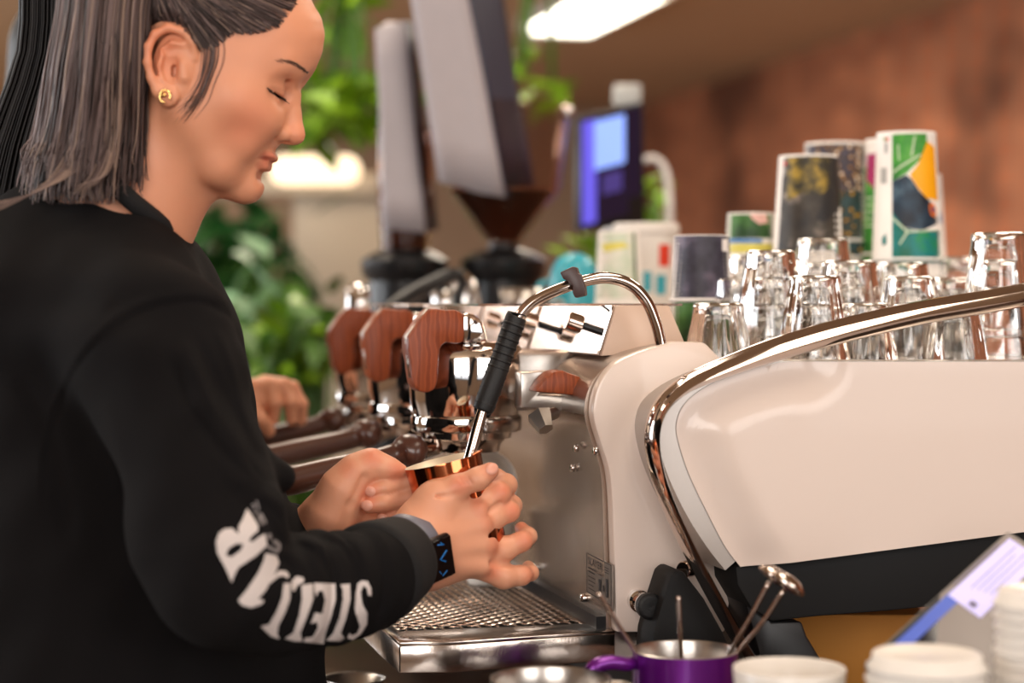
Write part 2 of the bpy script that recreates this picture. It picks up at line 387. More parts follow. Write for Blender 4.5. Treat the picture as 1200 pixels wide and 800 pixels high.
# rating plate with its print
ul = prof[0][0]-.0015
def up(px, py): p = UP(px, py, ul); return p
a, b, c, d = up(688, 647), up(717, 662), up(717, 716), up(688, 693)
plate = put('rating_plate', prism([a, b, c, d], LW(.002, 0, 0)), mat('plate_steel', (150, 138, 128), .35, .9), mr, smooth=False)
ink = mat('plate_ink', (42, 30, 28), .6)
def quad(a, b, c, d, s0, s1, t0, t1, off):
    f = lambda s, t: a+(b-a)*s+(d-a)*t+off
    return [f(s0, t0), f(s1, t0), f(s1, t1), f(s0, t1)], [[0, 1, 2, 3]]
o_ = LW(-.0006, 0, 0); rows = []
for s0, s1, t0, t1 in [(0, 1, 0, .02), (0, 1, .98, 1), (0, .02, 0, 1), (.98, 1, 0, 1), (.08, .4, .34, .37), (.08, .34, .43, .46), (.5, .62, .38, .4), (.08, .36, .56, .58), (.08, .36, .66, .68), (.08, .3, .76, .78), (.5, .58, .5, .8), (.78, .86, .4, .85), (.66, .72, .6, .75), (.08, .36, .86, .88), (.74, .9, .12, .14), (.74, .9, .18, .2), (.74, .9, .24, .26)]:
    rows.append(quad(a, b, c, d, s0, s1, t0, t1, o_))
put('plate_print', join(*rows), ink, plate, smooth=False)
def text_geo(s, size=1):
    cu = bpy.data.curves.new('t', 'FONT'); cu.body = s; cu.size = size; cu.resolution_u = 3
    o = bpy.data.objects.new('t', cu); C.objects.link(o); dg = bpy.context.evaluated_depsgraph_get(); me = bpy.data.meshes.new_from_object(o.evaluated_get(dg))
    V = [v.co.copy() for v in me.vertices]; Fc = [list(p.vertices) for p in me.polygons]
    bpy.data.objects.remove(o); bpy.data.curves.remove(cu); bpy.data.meshes.remove(me)
    xs = [v.x for v in V]; ys = [v.y for v in V]; return V, Fc, min(xs), max(xs), min(ys), max(ys)
V, Fc, x0, x1, y0, y1 = text_geo('SLAYER')
put('plate_lettering', ([a+(b-a)*(.08+.56*(v.x-x0)/(x1-x0))+(d-a)*(.26-.18*(v.y-y0)/(y1-y0))+o_ for v in V], Fc), ink, plate, smooth=False)
# mirror-fronted control housing with three knobs
put('control_housing', mprism([(705, 417), (723, 358), (784, 358), (806, 410)], 1.76, 2.70, .001), cream_p, mr, smooth='auto')
fa, fb = uz(705.5, 416, 1.76), uz(723, 359.5, 1.76)
n_ = Vector((-(fb[1]-fa[1]), 0, fb[0]-fa[0])).normalized()   # outward, in (u, z)
for k in range(3):
    v0 = 1.765+k*.28; v1 = v0+.26
    w3 = [LW(fa[0]+n_.x*.002, v0, fa[1]+n_.z*.002), LW(fb[0]+n_.x*.002, v0, fb[1]+n_.z*.002), LW(fb[0]+n_.x*.002, v1, fb[1]+n_.z*.002), LW(fa[0]+n_.x*.002, v1, fa[1]+n_.z*.002)]
    put('mirror_panel', prism(w3, LW(n_.x*.002, 0, n_.z*.002)), chrome, mr, smooth=False)
nw = LW(n_.x, 0, n_.z)
for k in range(3):
    ctr = LW((fa[0]+fb[0])/2, 1.80+k*.175, (fa[1]+fb[1])/2)
    kn = put('knob', cyl(ctr+nw*.018, ctr+nw*.034, .0095, .0095, 28, .001), chrome_w, mr, smooth='auto')
    put('knob_stem', cyl(ctr, ctr+nw*.02, .004), darkp, kn, smooth='auto')
put('top_shelf', mprism([(560, 355.5), (800, 355.5), (800, 358.5), (560, 358.5)], 1.80, 2.6), clearp, mr, smooth=False)
# wooden lever on a steel bracket beside the near group
put('lever_bracket', mprism([(610, 436), (655, 434), (642, 450), (632, 462), (720, 464), (720, 490), (648, 480), (611, 478)], 1.80, 1.825, .002), steel, mr, smooth='auto')
put('lever_handle', mprism([(628, 459), (640, 443), (649, 435), (660, 434), (700, 449), (697, 467), (670, 463)], 1.765, 1.80, .003), wood, mr, smooth='auto')
put('water_outlet', join(cyl(P(632, 486, 1.82), P(640, 503, 1.81), .013, .008, 6), cyl(P(650, 484, 1.84), P(634, 490, 1.82), .006)), steel, mr, smooth='auto')
# groups
s1 = 1.95/F
def gz(py): return CZ-(py-HZ)*s1
paddle_px = [(504, 361), (524, 363), (543, 367), (543, 401), (525, 401), (518, 405), (515, 415), (513, 446), (508, 457), (497, 460), (487, 455), (483, 442), (481, 425), (478, 395)]
cap_px = [(543, 366), (556, 367), (566, 376), (573, 401), (543, 402)]
GU, GV = .427, 1.903
for k in range(3):
    dv = k*.262; c = LW(GU, GV+dv, 0); sh = LW(0, dv, 0)
    gp = root('group_head', None, None, (0, 0, 0)) if False else None
    bell = put('group_head', lathe([(0, gz(398.5)), (.02, gz(399)), (.046, gz(400)), (.054, gz(403)), (.0585, gz(410)), (.0600, gz(422)), (.0600, gz(445)), (.0585, gz(468)), (.0545, gz(486)), (.0520, gz(488))], c, 56), chrome, mr, smooth='auto')
    put('collar_ring', lathe([(.045, gz(486)), (.0570, gz(486)), (.0578, gz(488)), (.0578, gz(502)), (.0565, gz(504)), (.047, gz(505)), (.047, gz(512)), (.020, gz(512))], c, 56), chrome, bell, smooth='auto')
    put('group_neck', mbox(GU+.02, .56, GV+dv-.035, GV+dv+.035, gz(480), gz(410), .006), steel, bell, smooth='auto')
    va = GV+dv-.066
    pts = [uz(x, y, GV-.066) for x, y in spl2(paddle_px+[paddle_px[0]], 2)[:-1]]
    pad = put('paddle', prism([LW(u, va, z) for u, z in pts], LW(0, .034, 0), .003), wood, mr, smooth='auto')
    pts = [uz(x, y, GV-.066) for x, y in cap_px]
    put('paddle_cap', prism([LW(u, va, z) for u, z in pts], LW(0, .090, 0), .004), chrome, pad, smooth='auto')
    lin = []
    for w_ in (.008, .015):
        q = [uz(x, y, GV-.066) for x, y in [(504, 360.6), (478, 394.5), (480.6, 426), (483, 443)]]
        lin.append(tube([LW(u, va+w_, z+.0002) for u, z in q], .0009, 6, 1, False))
    put('inlay_line', join(*lin), steel, pad)
    pf = put('portafilter', lathe([(.030, gz(509)), (.0420, gz(509)), (.0425, gz(512)), (.0360, gz(519)), (.0345, gz(528)), (.030, gz(530)), (0, gz(530))], c, 40), chrome_w, mr, smooth='auto')
    put('handle', tube([p+sh for p in [P(490, 532, 1.925), P(486, 530, 1.922), P(476, 528, 1.922), P(464, 533, 1.92), P(440, 540, 1.915), P(390, 551, 1.905), P(345, 562, 1.895), P(325, 566, 1.89), P(318, 567, 1.888)]], [.010, .0178, .0172, .0125, .0125, .0140, .0150, .0145, .004], 20, 6), darkwood, pf)
    put('handle_neck', join(cyl(P(520, 522, 1.945)+sh, P(488, 530, 1.925)+sh, .0075, .0105, 20)), chrome_w, pf, smooth='auto')
    put('spout', tube([c+Vector((0, 0, gz(528))), c+Vector((0, 0, gz(536))), c+LW(-.008, -.0, gz(545))], .008, 12, 3), chrome_w, pf)
# steam wand
wp = [(776, 412, 1.800), (774, 400, 1.80), (768, 377, 1.798), (757, 352, 1.795), (738, 333, 1.79), (712, 325.5, 1.785), (685, 329, 1.78), (655, 339, 1.775), (629, 351, 1.772), (613, 365, 1.77), (602, 385, 1.768), (585, 430, 1.763), (566, 480, 1.758), (552, 530, 1.752), (545, 556, 1.75)]
wand = put('steam_wand', tube([P(*p) for p in wp], .0056, 18, 6), chrome_w, mr)
gr = [P(605.5, 371, 1.769), P(604, 374, 1.769), P(590, 414, 1.765), P(577, 450, 1.76), P(567, 477, 1.758), P(566, 480, 1.758)]
put('grip', tube(gr, [.0085, .0102, .0098, .0102, .0100, .0085], 18, 5), rubber, wand)
rib = [cyl(P(605.5-39.5*t/13, 371+109*t/13, 1.7685-.0105*t/13), P(605.5-39.5*(t+.35)/13, 371+109*(t+.35)/13, 1.7685-.0105*(t+.35)/13), .0106, .0106, 18, .0006) for t in range(1, 13)]
put('grip_rib', join(*rib), rubber, wand, smooth='auto')
put('wand_base', cyl(LW(0, 0, 0)+P(777, 414, 1.80), P(776, 405, 1.80), .011, .008), chrome_w, wand, smooth='auto')
clp = [P(x, y, 1.765) for x, y in [(656, 319), (671, 312), (675, 313), (677, 320), (681, 322), (685, 334), (686, 346), (674, 349), (671, 343), (671, 335), (665, 329), (660, 327)]]
put('clip', prism(clp, Vector((.003, .026, 0)), .0012), clipm, wand, smooth='auto')
# left-facing painted flank, chrome hoop and the big side panel
VH = 1.61
hoop = [(1330, 322), (1260, 335), (1200, 347), (1150, 356), (1090, 366), (1030, 379), (970, 394), (910, 412), (860, 430), (820, 446), (795, 462), (779, 480), (771, 503), (771, 530), (779, 565), (795, 605), (815, 648), (838, 692), (862, 735), (888, 780), (915, 830)]
hw = [15]*7+[14, 12, 10, 8, 7, 6, 6, 6, 6, 6, 6, 6, 6, 6]
H2 = [Vector(uz(x, y, VH)+(0,)) for x, y in hoop]
def hoop_sweep():
    path = crom(H2, 5); m = len(path); V, Fc = [], []
    sec = [(1.0, .024), (1.0, .010), (.25, -.004), (-.15, -.006), (-.7, .000), (-1.0, .008), (-1.0, .020), (-.4, .026)]
    pxm = VH/F*1.03
    for i, p in enumerate(path):
        t = (path[min(i+1, m-1)]-path[max(i-1, 0)]).normalized(); nrm = Vector((t.y, -t.x, 0))   # outward (up / left)
        x = i/(m-1)*(len(hw)-1); k = min(int(x), len(hw)-2); wdt = (hw[k]+(hw[k+1]-hw[k])*(x-k))*pxm
        for a_, b_ in sec:
            q = p+nrm*a_*wdt*.95; V.append(LW(q.x, VH+b_, q.y))
    ns = len(sec)
    for i in range(m-1):
        for j in range(ns): j2 = (j+1) % ns; Fc.append([i*ns+j, i*ns+j2, (i+1)*ns+j2, (i+1)*ns+j])
    Fc.append(list(range(ns))); Fc.append([(m-1)*ns+j for j in range(ns)])
    return V, Fc
hg = hoop_sweep()
bm = bmesh.new(); vv = [bm.verts.new(v) for v in hg[0]]; [bm.faces.new([vv[i] for i in f]) for f in hg[1]]; bmesh.ops.recalc_face_normals(bm, faces=bm.faces); bm.verts.index_update()
put('chrome_rail', frombm(bm), chrome_w, mr, smooth='auto')
edge = [(868, 664), (850, 640), (828, 598), (808, 556), (796, 520), (793, 497), (802, 474), (826, 454), (862, 438), (905, 426), (935, 423.5)]
edge = spl2(edge, 4)
outer = edge+[(1240, 423.5), (1240, 615)]
def dish():
    bm = bmesh.new(); vs = [bm.verts.new((x, y, 0)) for x, y in outer]; es = [bm.edges.new((vs[i], vs[(i+1) % len(vs)])) for i in range(len(vs))]
    bmesh.ops.triangle_fill(bm, edges=es, use_beauty=True)
    for _ in range(7):
        le = [e for e in bm.edges if e.calc_length() > 11]
        if not le: break
        bmesh.ops.subdivide_edges(bm, edges=le, cuts=1); bmesh.ops.triangulate(bm, faces=bm.faces)
    E = np.array(edge)
    for v in bm.verts:
        x, y = v.co.x, v.co.y; a, b = E[:-1], E[1:]; t = np.clip(((np.array([x, y])-a)*(b-a)).sum(1)/((b-a)**2).sum(1), 0, 1)
        dd = np.sqrt(((a+(b-a)*t[:, None]-np.array([x, y]))**2).sum(1)).min(); q = min(1, dd/58); q = q*q*(3-2*q)
        u, z = uz(x, y, VH+.02); v.co = LW(u, VH+.0208-.0140*q, z)
    bmesh.ops.recalc_face_normals(bm, faces=bm.faces); bm.verts.index_update(); return frombm(bm)
rimpx = [(871, 664), (846, 640), (823, 598), (802, 556), (789, 520), (786, 497), (795, 472), (820, 451), (858, 434), (905, 424), (935, 423.5)]
flank = spl2([(850, 668), (828, 640), (803, 600), (784, 560), (773, 525), (771, 497), (781, 472), (812, 449), (856, 432), (905, 424), (935, 423.5)], 4)+[(1240, 423.5), (1240, 606), (868, 652)]
put('side_panel', mprism(flank, VH+.022, V0+.001, .0), satin, mr, smooth='auto')
put('side_panel_face', dish(), white_p, mr)
put('lower_side_panel', mprism([(862, 663), (1200, 620), (1240, 615), (1240, 700), (1200, 703), (1120, 708), (1040, 716), (960, 722), (905, 728), (880, 712), (864, 685)], VH+.03, V0+.03, .003), black_m, mr, smooth='auto')
put('black_leg', mprism([(786, 674), (793, 668), (801, 669), (826, 702), (850, 745), (862, 775), (763, 775), (766, 742), (774, 712)], VH+.035, V0-.005, .003), black_m, mr, smooth='auto')
put('rear_leg', mprism([(862, 665), (905, 728), (940, 728), (946, 745), (1000, 835), (925, 835), (893, 775)], VH+.04, V0+.05, .003), darkp, mr, smooth='auto')
pk = LP(747, 703, V0)
put('drain_knob', join(lathe([(.0, 0), (.010, 0), (.0118, .002), (.0125, .005), (.0125, .012), (.010, .0140), (.009, .0142), (0, .0130)], pk+LW(0, -.028, 0), 32, axis(LW(0, -1, 0)))), rubber, mr, smooth='auto')
put('knob_collar', lathe([(.0105, 0), (.0105, .008), (.0085, .010), (.0085, .016), (.0100, .018), (.0100, .028)], pk, 32, axis(LW(0, -1, 0))), chrome, mr, smooth='auto')
pb = LP(815, 665, VH+.05); put('rail_bolt', cyl(pb+LW(-.002, 0, 0), pb+LW(-.016, -.01, 0), .008, .008, 24, .001), chrome_w, mr, smooth='auto')
# drip tray
TZ = 1.031
ta, tb, tc_, td = ZP(721, 738, TZ), ZP(526, 751.5, TZ), ZP(468, 752, TZ), ZP(446, 734, TZ)
ulft = td.x*CS+td.y*SN; vlft = -td.x*SN+td.y*CS
back = [LW(ulft, 2.6, TZ), LW(.522, 2.6, TZ)]
poly = [ta, tb, tc_, td]+back
tray = put('drip_tray', prism([p-Vector((0, 0, .003)) for p in poly], Vector((0, 0, -.026)), .0015), tray_m, mr, smooth='auto')
holes = []
u0, u1, v0, v1 = ulft+.012, .508, 1.755, 2.57
nu = int((u1-u0)/.0088); nv = int((v1-v0)/.0165); du = (u1-u0)/nu; dvv = (v1-v0)/nv
V, Fc = [], []
for i in range(nu):
    for j in range(nv):
        o2 = (.5 if i % 2 else 0)*dvv; cu, cv = u0+(i+.5)*du, v0+(j+.5)*dvv+o2
        b0 = len(V)
        for a_, b_ in [(-1, -1), (0, -1), (1, -1), (1, 0), (1, 1), (0, 1), (-1, 1), (-1, 0)]: V.append(LW(cu+a_*du/2, cv+b_*dvv/2, TZ))
        for a_, b_ in [(-.52, -.55), (0, -.9), (.52, -.55), (.72, 0), (.52, .55), (0, .9), (-.52, .55), (-.72, 0)]: V.append(LW(cu+a_*du/2, cv+b_*dvv/2, TZ-.0010))
        for k in range(8): Fc.append([b0+k, b0+(k+1) % 8, b0+8+(k+1) % 8, b0+8+k])
put('perforated_grate', (V, Fc), tray_m, tray, smooth=False)
put('grate_shade', mbox(ulft+.01, .512, 1.75, 2.58, TZ-.0028, TZ-.0022), mat('tray_shadow', (30, 24, 20), .5), tray, smooth=False)  # dark sheet painted in for the shade below the grate holes
# solid margins of the tray top
def strip(p): return prism(p, Vector((0, 0, -.0034)), .0008)
mg = [strip([ta, tb, tc_, td, LW(u0, vlft, TZ), LW(u0, v0, TZ), LW(u1, v0, TZ), LW(u1, v0+.001, TZ), LW(.522, v0, TZ)]),
      strip([LW(u1, v0, TZ), LW(.522, v0, TZ), LW(.522, 2.6, TZ), LW(u1, 2.6, TZ)]), strip([LW(ulft, vlft, TZ), LW(u0, vlft, TZ), LW(u0, 2.6, TZ), LW(ulft, 2.6, TZ)])]
put('tray_rim', join(*mg), tray_m, tray, smooth='auto')
put('splash_gutter', mbox(.513, .523, V0+.02, 2.6, TZ, TZ+.012), darkp, mr, smooth=False)
# ---------------------------------------------------------------- the barista
def pr_(px, Y): return px*Y/F
def ch(pts, k=.006, op=1):
    """pts: (px, py, Y, radius px) joints of a tapering limb"""
    w = [P(x, y, Y) for x, y, Y, r in pts]; r_ = [pr_(r, Y) for x, y, Y, r in pts]
    if len(pts) == 1: return [(ellip(w[0], (r_[0],)*3), k, op)]
    return [(capsule(w[i], w[i+1], r_[i], r_[i+1]), k, op) for i in range(len(w)-1)]
YH = 1.70
def hp(x, y, l=0): p = P(x, y, YH); return (p.x, YH+l, p.z)
def sides(f, l): return [f(-l), f(l)]
SM = YH/F
PIT = math.radians(24)
RH = Matrix.Rotation(PIT, 3, 'Y')        # face pitched down: head x axis leans down
def el(x, y, l, r, k, op=1, R=None):
    return (ellip(hp(x, y, l), r, R if R is not None else RH), k, op)
def el2(x, y, l, r, k, op=1, R=None): return [el(x, y, -l, r, k, op, R), el(x, y, l, r, k, op, R)]
def cp(a, b, ra, rb, k, op=1): return (capsule(hp(*a), hp(*b), ra, rb), k, op)
def cp2(a, b, ra, rb, k, op=1):
    return [(capsule(hp(a[0], a[1], s*a[2]), hp(b[0], b[1], s*b[2]), ra, rb), k, op) for s in (-1, 1)]
head = []
head += [el(254, 20, 0, (.090, .0730, .087), .02)]
head += [el(306, 50, 0, (.054, .056, .050), .02)]                       # forehead
head += [el(274, 118, 0, (.048, .056, .070), .025)]                      # mid face
head += [el(262, 100, 0, (.055, .066, .06), .03)]
head += cp2((308, 142, .034), (282, 128, .051), .0165, .016, .024)      # cheeks
head += cp2((228, 140, .056), (262, 196, .036), .013, .015, .03)        # jaw
head += cp2((258, 196, .036), (280, 214, .012), .013, .013, .016)
head += [cp((280, 214, 0), (287, 217, 0), .0150, .0150, .012)]            # chin
head += [cp((290, 219, -.007), (290, 219, .007), .0125, .0125, .008)]
head += [el(294, 183, 0, (.0170, .0240, .026), .014)]                       # muzzle
head += cp2((350, 80, .008), (334, 79, .036), .0095, .009, .014)          # brow ridge
head += [cp((344, 96, 0), (350, 132, 0), .0058, .0062, .009)]            # nose bridge
head += [cp((350, 132, 0), (347, 157, 0), .0062, .0076, .006)]
head += [el(345, 157.5, 0, (.0085, .0078, .0068), .005)]                   # tip
head += [cp((335, 124, 0), (336, 155, 0), .0085, .0085, .012)]
head += el2(332, 157.5, .0112, (.0080, .0052, .0064), .004)
head += cp2((327, 148, .0150), (321, 160, .0165), .0014, .0018, .006, -1)               # wings
head += el2(337, 168.5, .0058, (.0050, .0030, .0026), .002, -1)         # nostrils
head += [el(376, 110, 0, (.0150, .022, .013), .014, -1)]
head += el2(336, 112, .030, (.012, .015, .010), .016, -1)              # sockets
head += el2(321, 107, .030, (.0140, .0150, .0135), .009)
head += cp2((338, 96, .024), (318, 92, .043), .0012, .0010, .009, -1)                   # closed lid over the eyeball
head += el2(323, 112, .031, (.0152, .0135, .0018), .0015, -1, Matrix.Rotation(math.radians(34), 3, 'Y'))  # lid line
head += [el(315, 182.5, 0, (.0085, .0170, .0046), .003)]                     # upper lip
head += [el(308, 196.5, 0, (.0075, .0150, .0058), .003)]                     # lower lip
head += [cp((319, 190, -.012), (319, 190, .012), .0018, .0018, .002, -1)]
head += cp2((319, 190, .012), (307, 185, .0215), .0018, .0017, .003, -1)+cp2((307, 185, .0215), (297, 178, .027), .0018, .0012, .003, -1)
head += cp2((318, 184, .010), (306, 180, .020), .0035, .0025, .004)+cp2((310, 195, .010), (303, 188, .019), .0042, .0028, .005)
head += cp2((297, 179, .027), (292, 173, .031), .0014, .001, .010, -1)    # smile crease
head += el2(290, 170, .036, (.010, .010, .010), .02)
head += [cp((308, 207, -.010), (308, 207, .010), .0028, .0028, .010, -1)]  # under the lip
head += [cp((322, 176, 0), (318, 180, 0), .0020, .0020, .004, -1)]
# neck
neck = [(capsule(P(205, 130, 1.70), P(150, 235, 1.70), .052, .056), .02, 1), (capsule(P(160, 130, 1.70), P(120, 250, 1.70), .050, .065), .02, 1),
        (capsule(P(214, 160, 1.675), P(178, 262, 1.68), .024, .020), .02, 1), (capsule(P(228, 196, 1.70), P(190, 280, 1.70), .020, .022), .03, 1)]
# ear (near side, and its twin on the far side)
def ear(s):
    out = []; l0 = .0745
    def e(x, y, dl=0): p = P(x, y, YH-l0-.004); return (p.x, YH+s*(l0+dl), p.z)
    def c_(a, b, ra, rb, k=.003, op=1): out.append((capsule(e(*a), e(*b), ra, rb), k, op))
    out.append((ellip(e(200, 76, -.002), (.0175, .0050, .0285), Matrix.Rotation(math.radians(6), 3, 'Y')), .006, 1))
    out.append((ellip(e(206, 76, -.012), (.016, .012, .030)), .008, 1))
    hx = [(226, 66, -.003), (225, 49, .001), (214, 37, .004), (197, 33, .007), (183, 41, .009), (175, 56, .010), (174, 74, .010), (178, 92, .008), (185, 107, .006), (193, 116, .004)]
    for i in range(len(hx)-1): c_(hx[i], hx[i+1], .0036 if i < 8 else .0046, .0036 if i < 7 else .005)
    out.append((ellip(e(197, 112, .003), (.0090, .0045, .0095)), .005, 1))
    ah = [(214, 52, .001), (202, 52, .003), (192, 60, .005), (188, 76, .005), (190, 92, .004), (197, 101, .003)]
    for i in range(len(ah)-1): c_(ah[i], ah[i+1], .0026, .0026, .004)
    out.append((ellip(e(201, 80, .005), (.0080, .0060, .0125)), .003, -1))
    out.append((ellip(e(203, 60, .006), (.0090, .0035, .0050)), .003, -1))
    c_((213, 76, .001), (214, 90, .001), .0040, .0042, .004)
    c_((203, 78, -.004), (202, 90, -.004), .0030, .0030, .002, -1)
    return out
head += ear(-1)+ear(1)
hv, hf = sdf_mesh(head+neck, .0015)
prof_y = [-60, -30, 3, 20, 40, 63, 83, 97, 105, 120, 140, 152, 158, 165, 168.5, 172, 182, 185, 189.5, 197, 202, 206, 213, 222, 233, 238]
prof_x = [330, 352, 367, 377, 381, 378, 370, 360, 353.5, 352.5, 354.5, 357, 358, 356, 346, 329, 327, 324, 319, 317.5, 314, 308.5, 307.5, 308.5, 302, 290]
for _ in range(3):
    px = 600+hv[:, 0]/hv[:, 1]*F; py = HZ-(hv[:, 2]-CZ)/hv[:, 1]*F
    bins = np.arange(-60, 239, 2.0); cur = []
    for b_ in bins:
        m_ = (np.abs(py-b_) < 1.6); cur.append(px[m_].max() if m_.any() else np.nan)
    cur = np.array(cur); ok = ~np.isnan(cur); d_ = np.interp(bins, prof_y, prof_x)-np.where(ok, cur, 0); d_[~ok] = 0
    d_ = np.clip(d_, -16, 16); ker = np.ones(7)/7; d_ = np.convolve(np.pad(d_, 3, 'edge'), ker, 'valid')
    dx = np.interp(py, bins, d_, right=d_[-1])
    edge_x = np.interp(py, bins, np.interp(bins, prof_y, prof_x))
    w1 = np.clip(1-(edge_x-px)/60, 0, 1)**1.2*np.clip(1-(np.abs(hv[:, 1]-YH)/.055), 0, 1)**.6
    w1 = w1*np.clip((164-py)/20, 0, 1)
    hv[:, 0] += dx*SM*w1
def tone_for(V, spots):
    T = np.ones((len(V), 3))
    for c, r, col, pw in spots:
        c = np.array(c); r = np.array(r if hasattr(r, '__len__') else (r,)*3)
        d = np.linalg.norm((V-c)/r, axis=1); w_ = np.clip(1-d, 0, 1)**pw
        T = T*(1-w_[:, None])+T*np.array(col)*w_[:, None]
    return T
spots = []
for s in (-1, 1):
    spots += [(hp(296, 150, s*.052), .035, (1, .80, .78), 1), (hp(321, 111, s*.036), (.014, .02, .004), (.55, .45, .45), .6), (hp(312, 184, s*.013), (.015, .015, .0052), (.80, .50, .54), .5), (hp(307, 194, s*.010), (.014, .014, .0065), (.84, .55, .57), .5), (hp(310, 187, s*.017), (.018, .012, .0022), (.5, .3, .3), .7), (hp(322, 98, s*.04), (.02, .02, .008), (.88, .78, .74), 1)]
spots += [(hp(346, 160, 0), .016, (1, .80, .76), .8), (hp(305, 215, 0), .02, (1, .88, .85), 1), (hp(200, 60, -.08), (.03, .02, .045), (1, .74, .66), 1)]
tone_h = tone_for(hv, spots)
# near (right) hand, back of the hand to the camera, cupped round the jug
rh = []
rh += ch([(440, 668, 1.655, 38), (482, 648, 1.70, 37), (500, 640, 1.715, 38)], .02)
rh += ch([(498, 618, 1.715, 27), (548, 606, 1.735, 23)], .02)
rh += ch([(500, 640, 1.715, 32), (552, 628, 1.735, 24)], .02)
rh += ch([(503, 660, 1.715, 27), (556, 655, 1.735, 20)], .02)
rh += ch([(498, 606, 1.715, 25), (512, 586, 1.715, 20), (530, 580, 1.72, 17)], .016)       # thumb root
rh += ch([(505, 588, 1.715, 19), (535, 570, 1.712, 13.5), (560, 561, 1.712, 12.5), (574, 552, 1.715, 10.5)], .006)  # thumb
rh += ch([(548, 600, 1.735, 21), (562, 592, 1.74, 17), (584, 578, 1.745, 13.5), (593, 568, 1.77, 12), (582, 558, 1.80, 10)], .006)
rh += ch([(554, 618, 1.735, 19), (577, 606, 1.742, 15), (597, 599, 1.75, 11.5), (600, 592, 1.775, 11), (590, 586, 1.80, 9.5)], .005)
rh += ch([(556, 638, 1.735, 19), (588, 644, 1.745, 15), (612, 634, 1.75, 11), (619, 628, 1.762, 9.5), (611, 619, 1.775, 8)], .005)
rh += ch([(556, 658, 1.735, 18), (590, 675, 1.742, 14), (611, 674, 1.75, 11), (622, 671, 1.765, 8.5), (619, 664, 1.78, 7.5)], .005)
rh += ch([(540, 606, 1.716, 7), (562, 597, 1.722, 8)], .010)+ch([(520, 626, 1.70, 3), (566, 616, 1.722, 6)], .012)+ch([(520, 642, 1.698, 3), (572, 638, 1.725, 6)], .012)+ch([(520, 660, 1.70, 3), (566, 664, 1.722, 6)], .012)
rh += ch([(566, 604, 1.722, 2.5), (586, 590, 1.735, 2)], .004, -1)+ch([(572, 628, 1.722, 2.5), (596, 620, 1.735, 2.5)], .004, -1)+ch([(575, 660, 1.722, 2.5), (600, 660, 1.74, 3)], .004, -1)
rh += ch([(512, 582, 1.698, 1.6), (548, 578, 1.698, 1.8), (566, 572, 1.70, 1.8)], .004, -1)
for x in (540, 545, 550): rh += ch([(x-2, 559, 1.703, .8), (x+3, 566, 1.702, .8)], .0015, -1)
# far (left) hand, pinching the jug's handle, palm side to the camera
lh = []
lh += ch([(345, 640, 1.788, 26), (378, 614, 1.778, 28), (396, 592, 1.772, 28)], .02)
lh += ch([(388, 602, 1.762, 28), (402, 572, 1.760, 24), (418, 552, 1.760, 18), (436, 543, 1.762, 14.5), (456, 549, 1.762, 10), (470, 552.5, 1.762, 8)], .012)
lh += ch([(400, 622, 1.785, 28), (440, 612, 1.80, 24), (462, 600, 1.80, 20)], .02)
lh += ch([(420, 636, 1.79, 24), (446, 626, 1.80, 20)], .02)
lh += ch([(470, 575, 1.80, 12), (486, 562, 1.785, 11), (478, 565, 1.768, 10.5), (452, 571, 1.760, 10), (436, 575, 1.757, 9)], .003)
lh += ch([(474, 592, 1.80, 12), (490, 578, 1.785, 11), (478, 583, 1.765, 10.5), (450, 590, 1.757, 10.5), (433, 592, 1.754, 9.5)], .003)
lh += ch([(474, 612, 1.80, 11), (490, 596, 1.785, 10), (476, 600, 1.768, 9.5), (458, 606, 1.762, 9), (450, 607, 1.760, 8.5)], .003)
lh += ch([(436, 562, 1.80, 7), (424, 572, 1.80, 8)], .006)
lh += ch([(426, 560, 1.745, 1.0), (411, 592, 1.742, 1.0), (402, 622, 1.745, .8)], .008, -1)
spr = []
def nail(x, y, Y, r): spr.append((tuple(P(x, y, Y)), r, (1.06, .93, .92), .25))
knu = (.93, .62, .56)
for x, y, Y in [(560, 596, 1.722), (566, 614, 1.724), (576, 640, 1.726), (575, 668, 1.728), (590, 574, 1.735), (602, 597, 1.74), (616, 634, 1.745), (618, 674, 1.75), (612, 618, 1.77), (577, 549, 1.71), (540, 566, 1.70)]: spr.append((tuple(P(x, y, Y)), .013, knu, .8))
for x, y, Y in [(436, 535, 1.75), (466, 552, 1.755), (410, 552, 1.75), (433, 575, 1.75), (430, 592, 1.747), (450, 607, 1.75), (415, 620, 1.76)]: spr.append((tuple(P(x, y, Y)), .013, knu, .8))
rv, rf = sdf_mesh(rh, .0014); lv, lf = sdf_mesh(lh, .0014)
tr, tl = tone_for(rv, spr), tone_for(lv, spr)
# coarse core: trunk, arms and legs under the clothes
HIPX, HIPY = 150, 900
core = []
core += [(capsule(P(120, 330, 1.64), P(120, 330, 1.80), .05, .05), .03, 1), (capsule(P(110, 330, 1.70), P(150, 700, 1.72), .07, .08), .03, 1), (capsule(P(150, 700, 1.72), P(150, 900, 1.70), .08, .10), .03, 1)]
arm_n = [P(165, 380, 1.60), P(245, 655, 1.53), P(440, 672, 1.66)]
arm_f = [P(140, 345, 1.86), P(240, 660, 1.90), P(350, 636, 1.79)]
core += [(capsule(arm_n[0], arm_n[1], .036, .03), .015, 1), (capsule(arm_n[1], arm_n[2], .03, .024), .015, 1), (capsule(arm_f[0], arm_f[1], .03, .03), .015, 1), (capsule(arm_f[1], arm_f[2], .036, .026), .02, 1)]
hx = P(150, 900, 1.70).x
legs = []
for s in (-1, 1):
    y = 1.70+s*.09
    legs += [(capsule((hx, y, .88), (hx+.03, y, .48), .078, .052), .03, 1), (capsule((hx+.03, y, .48), (hx, y, .10), .050, .032), .02, 1)]
cv, cf = sdf_mesh(core+legs, .008)
bx_ = P(150, 900, 1.70)
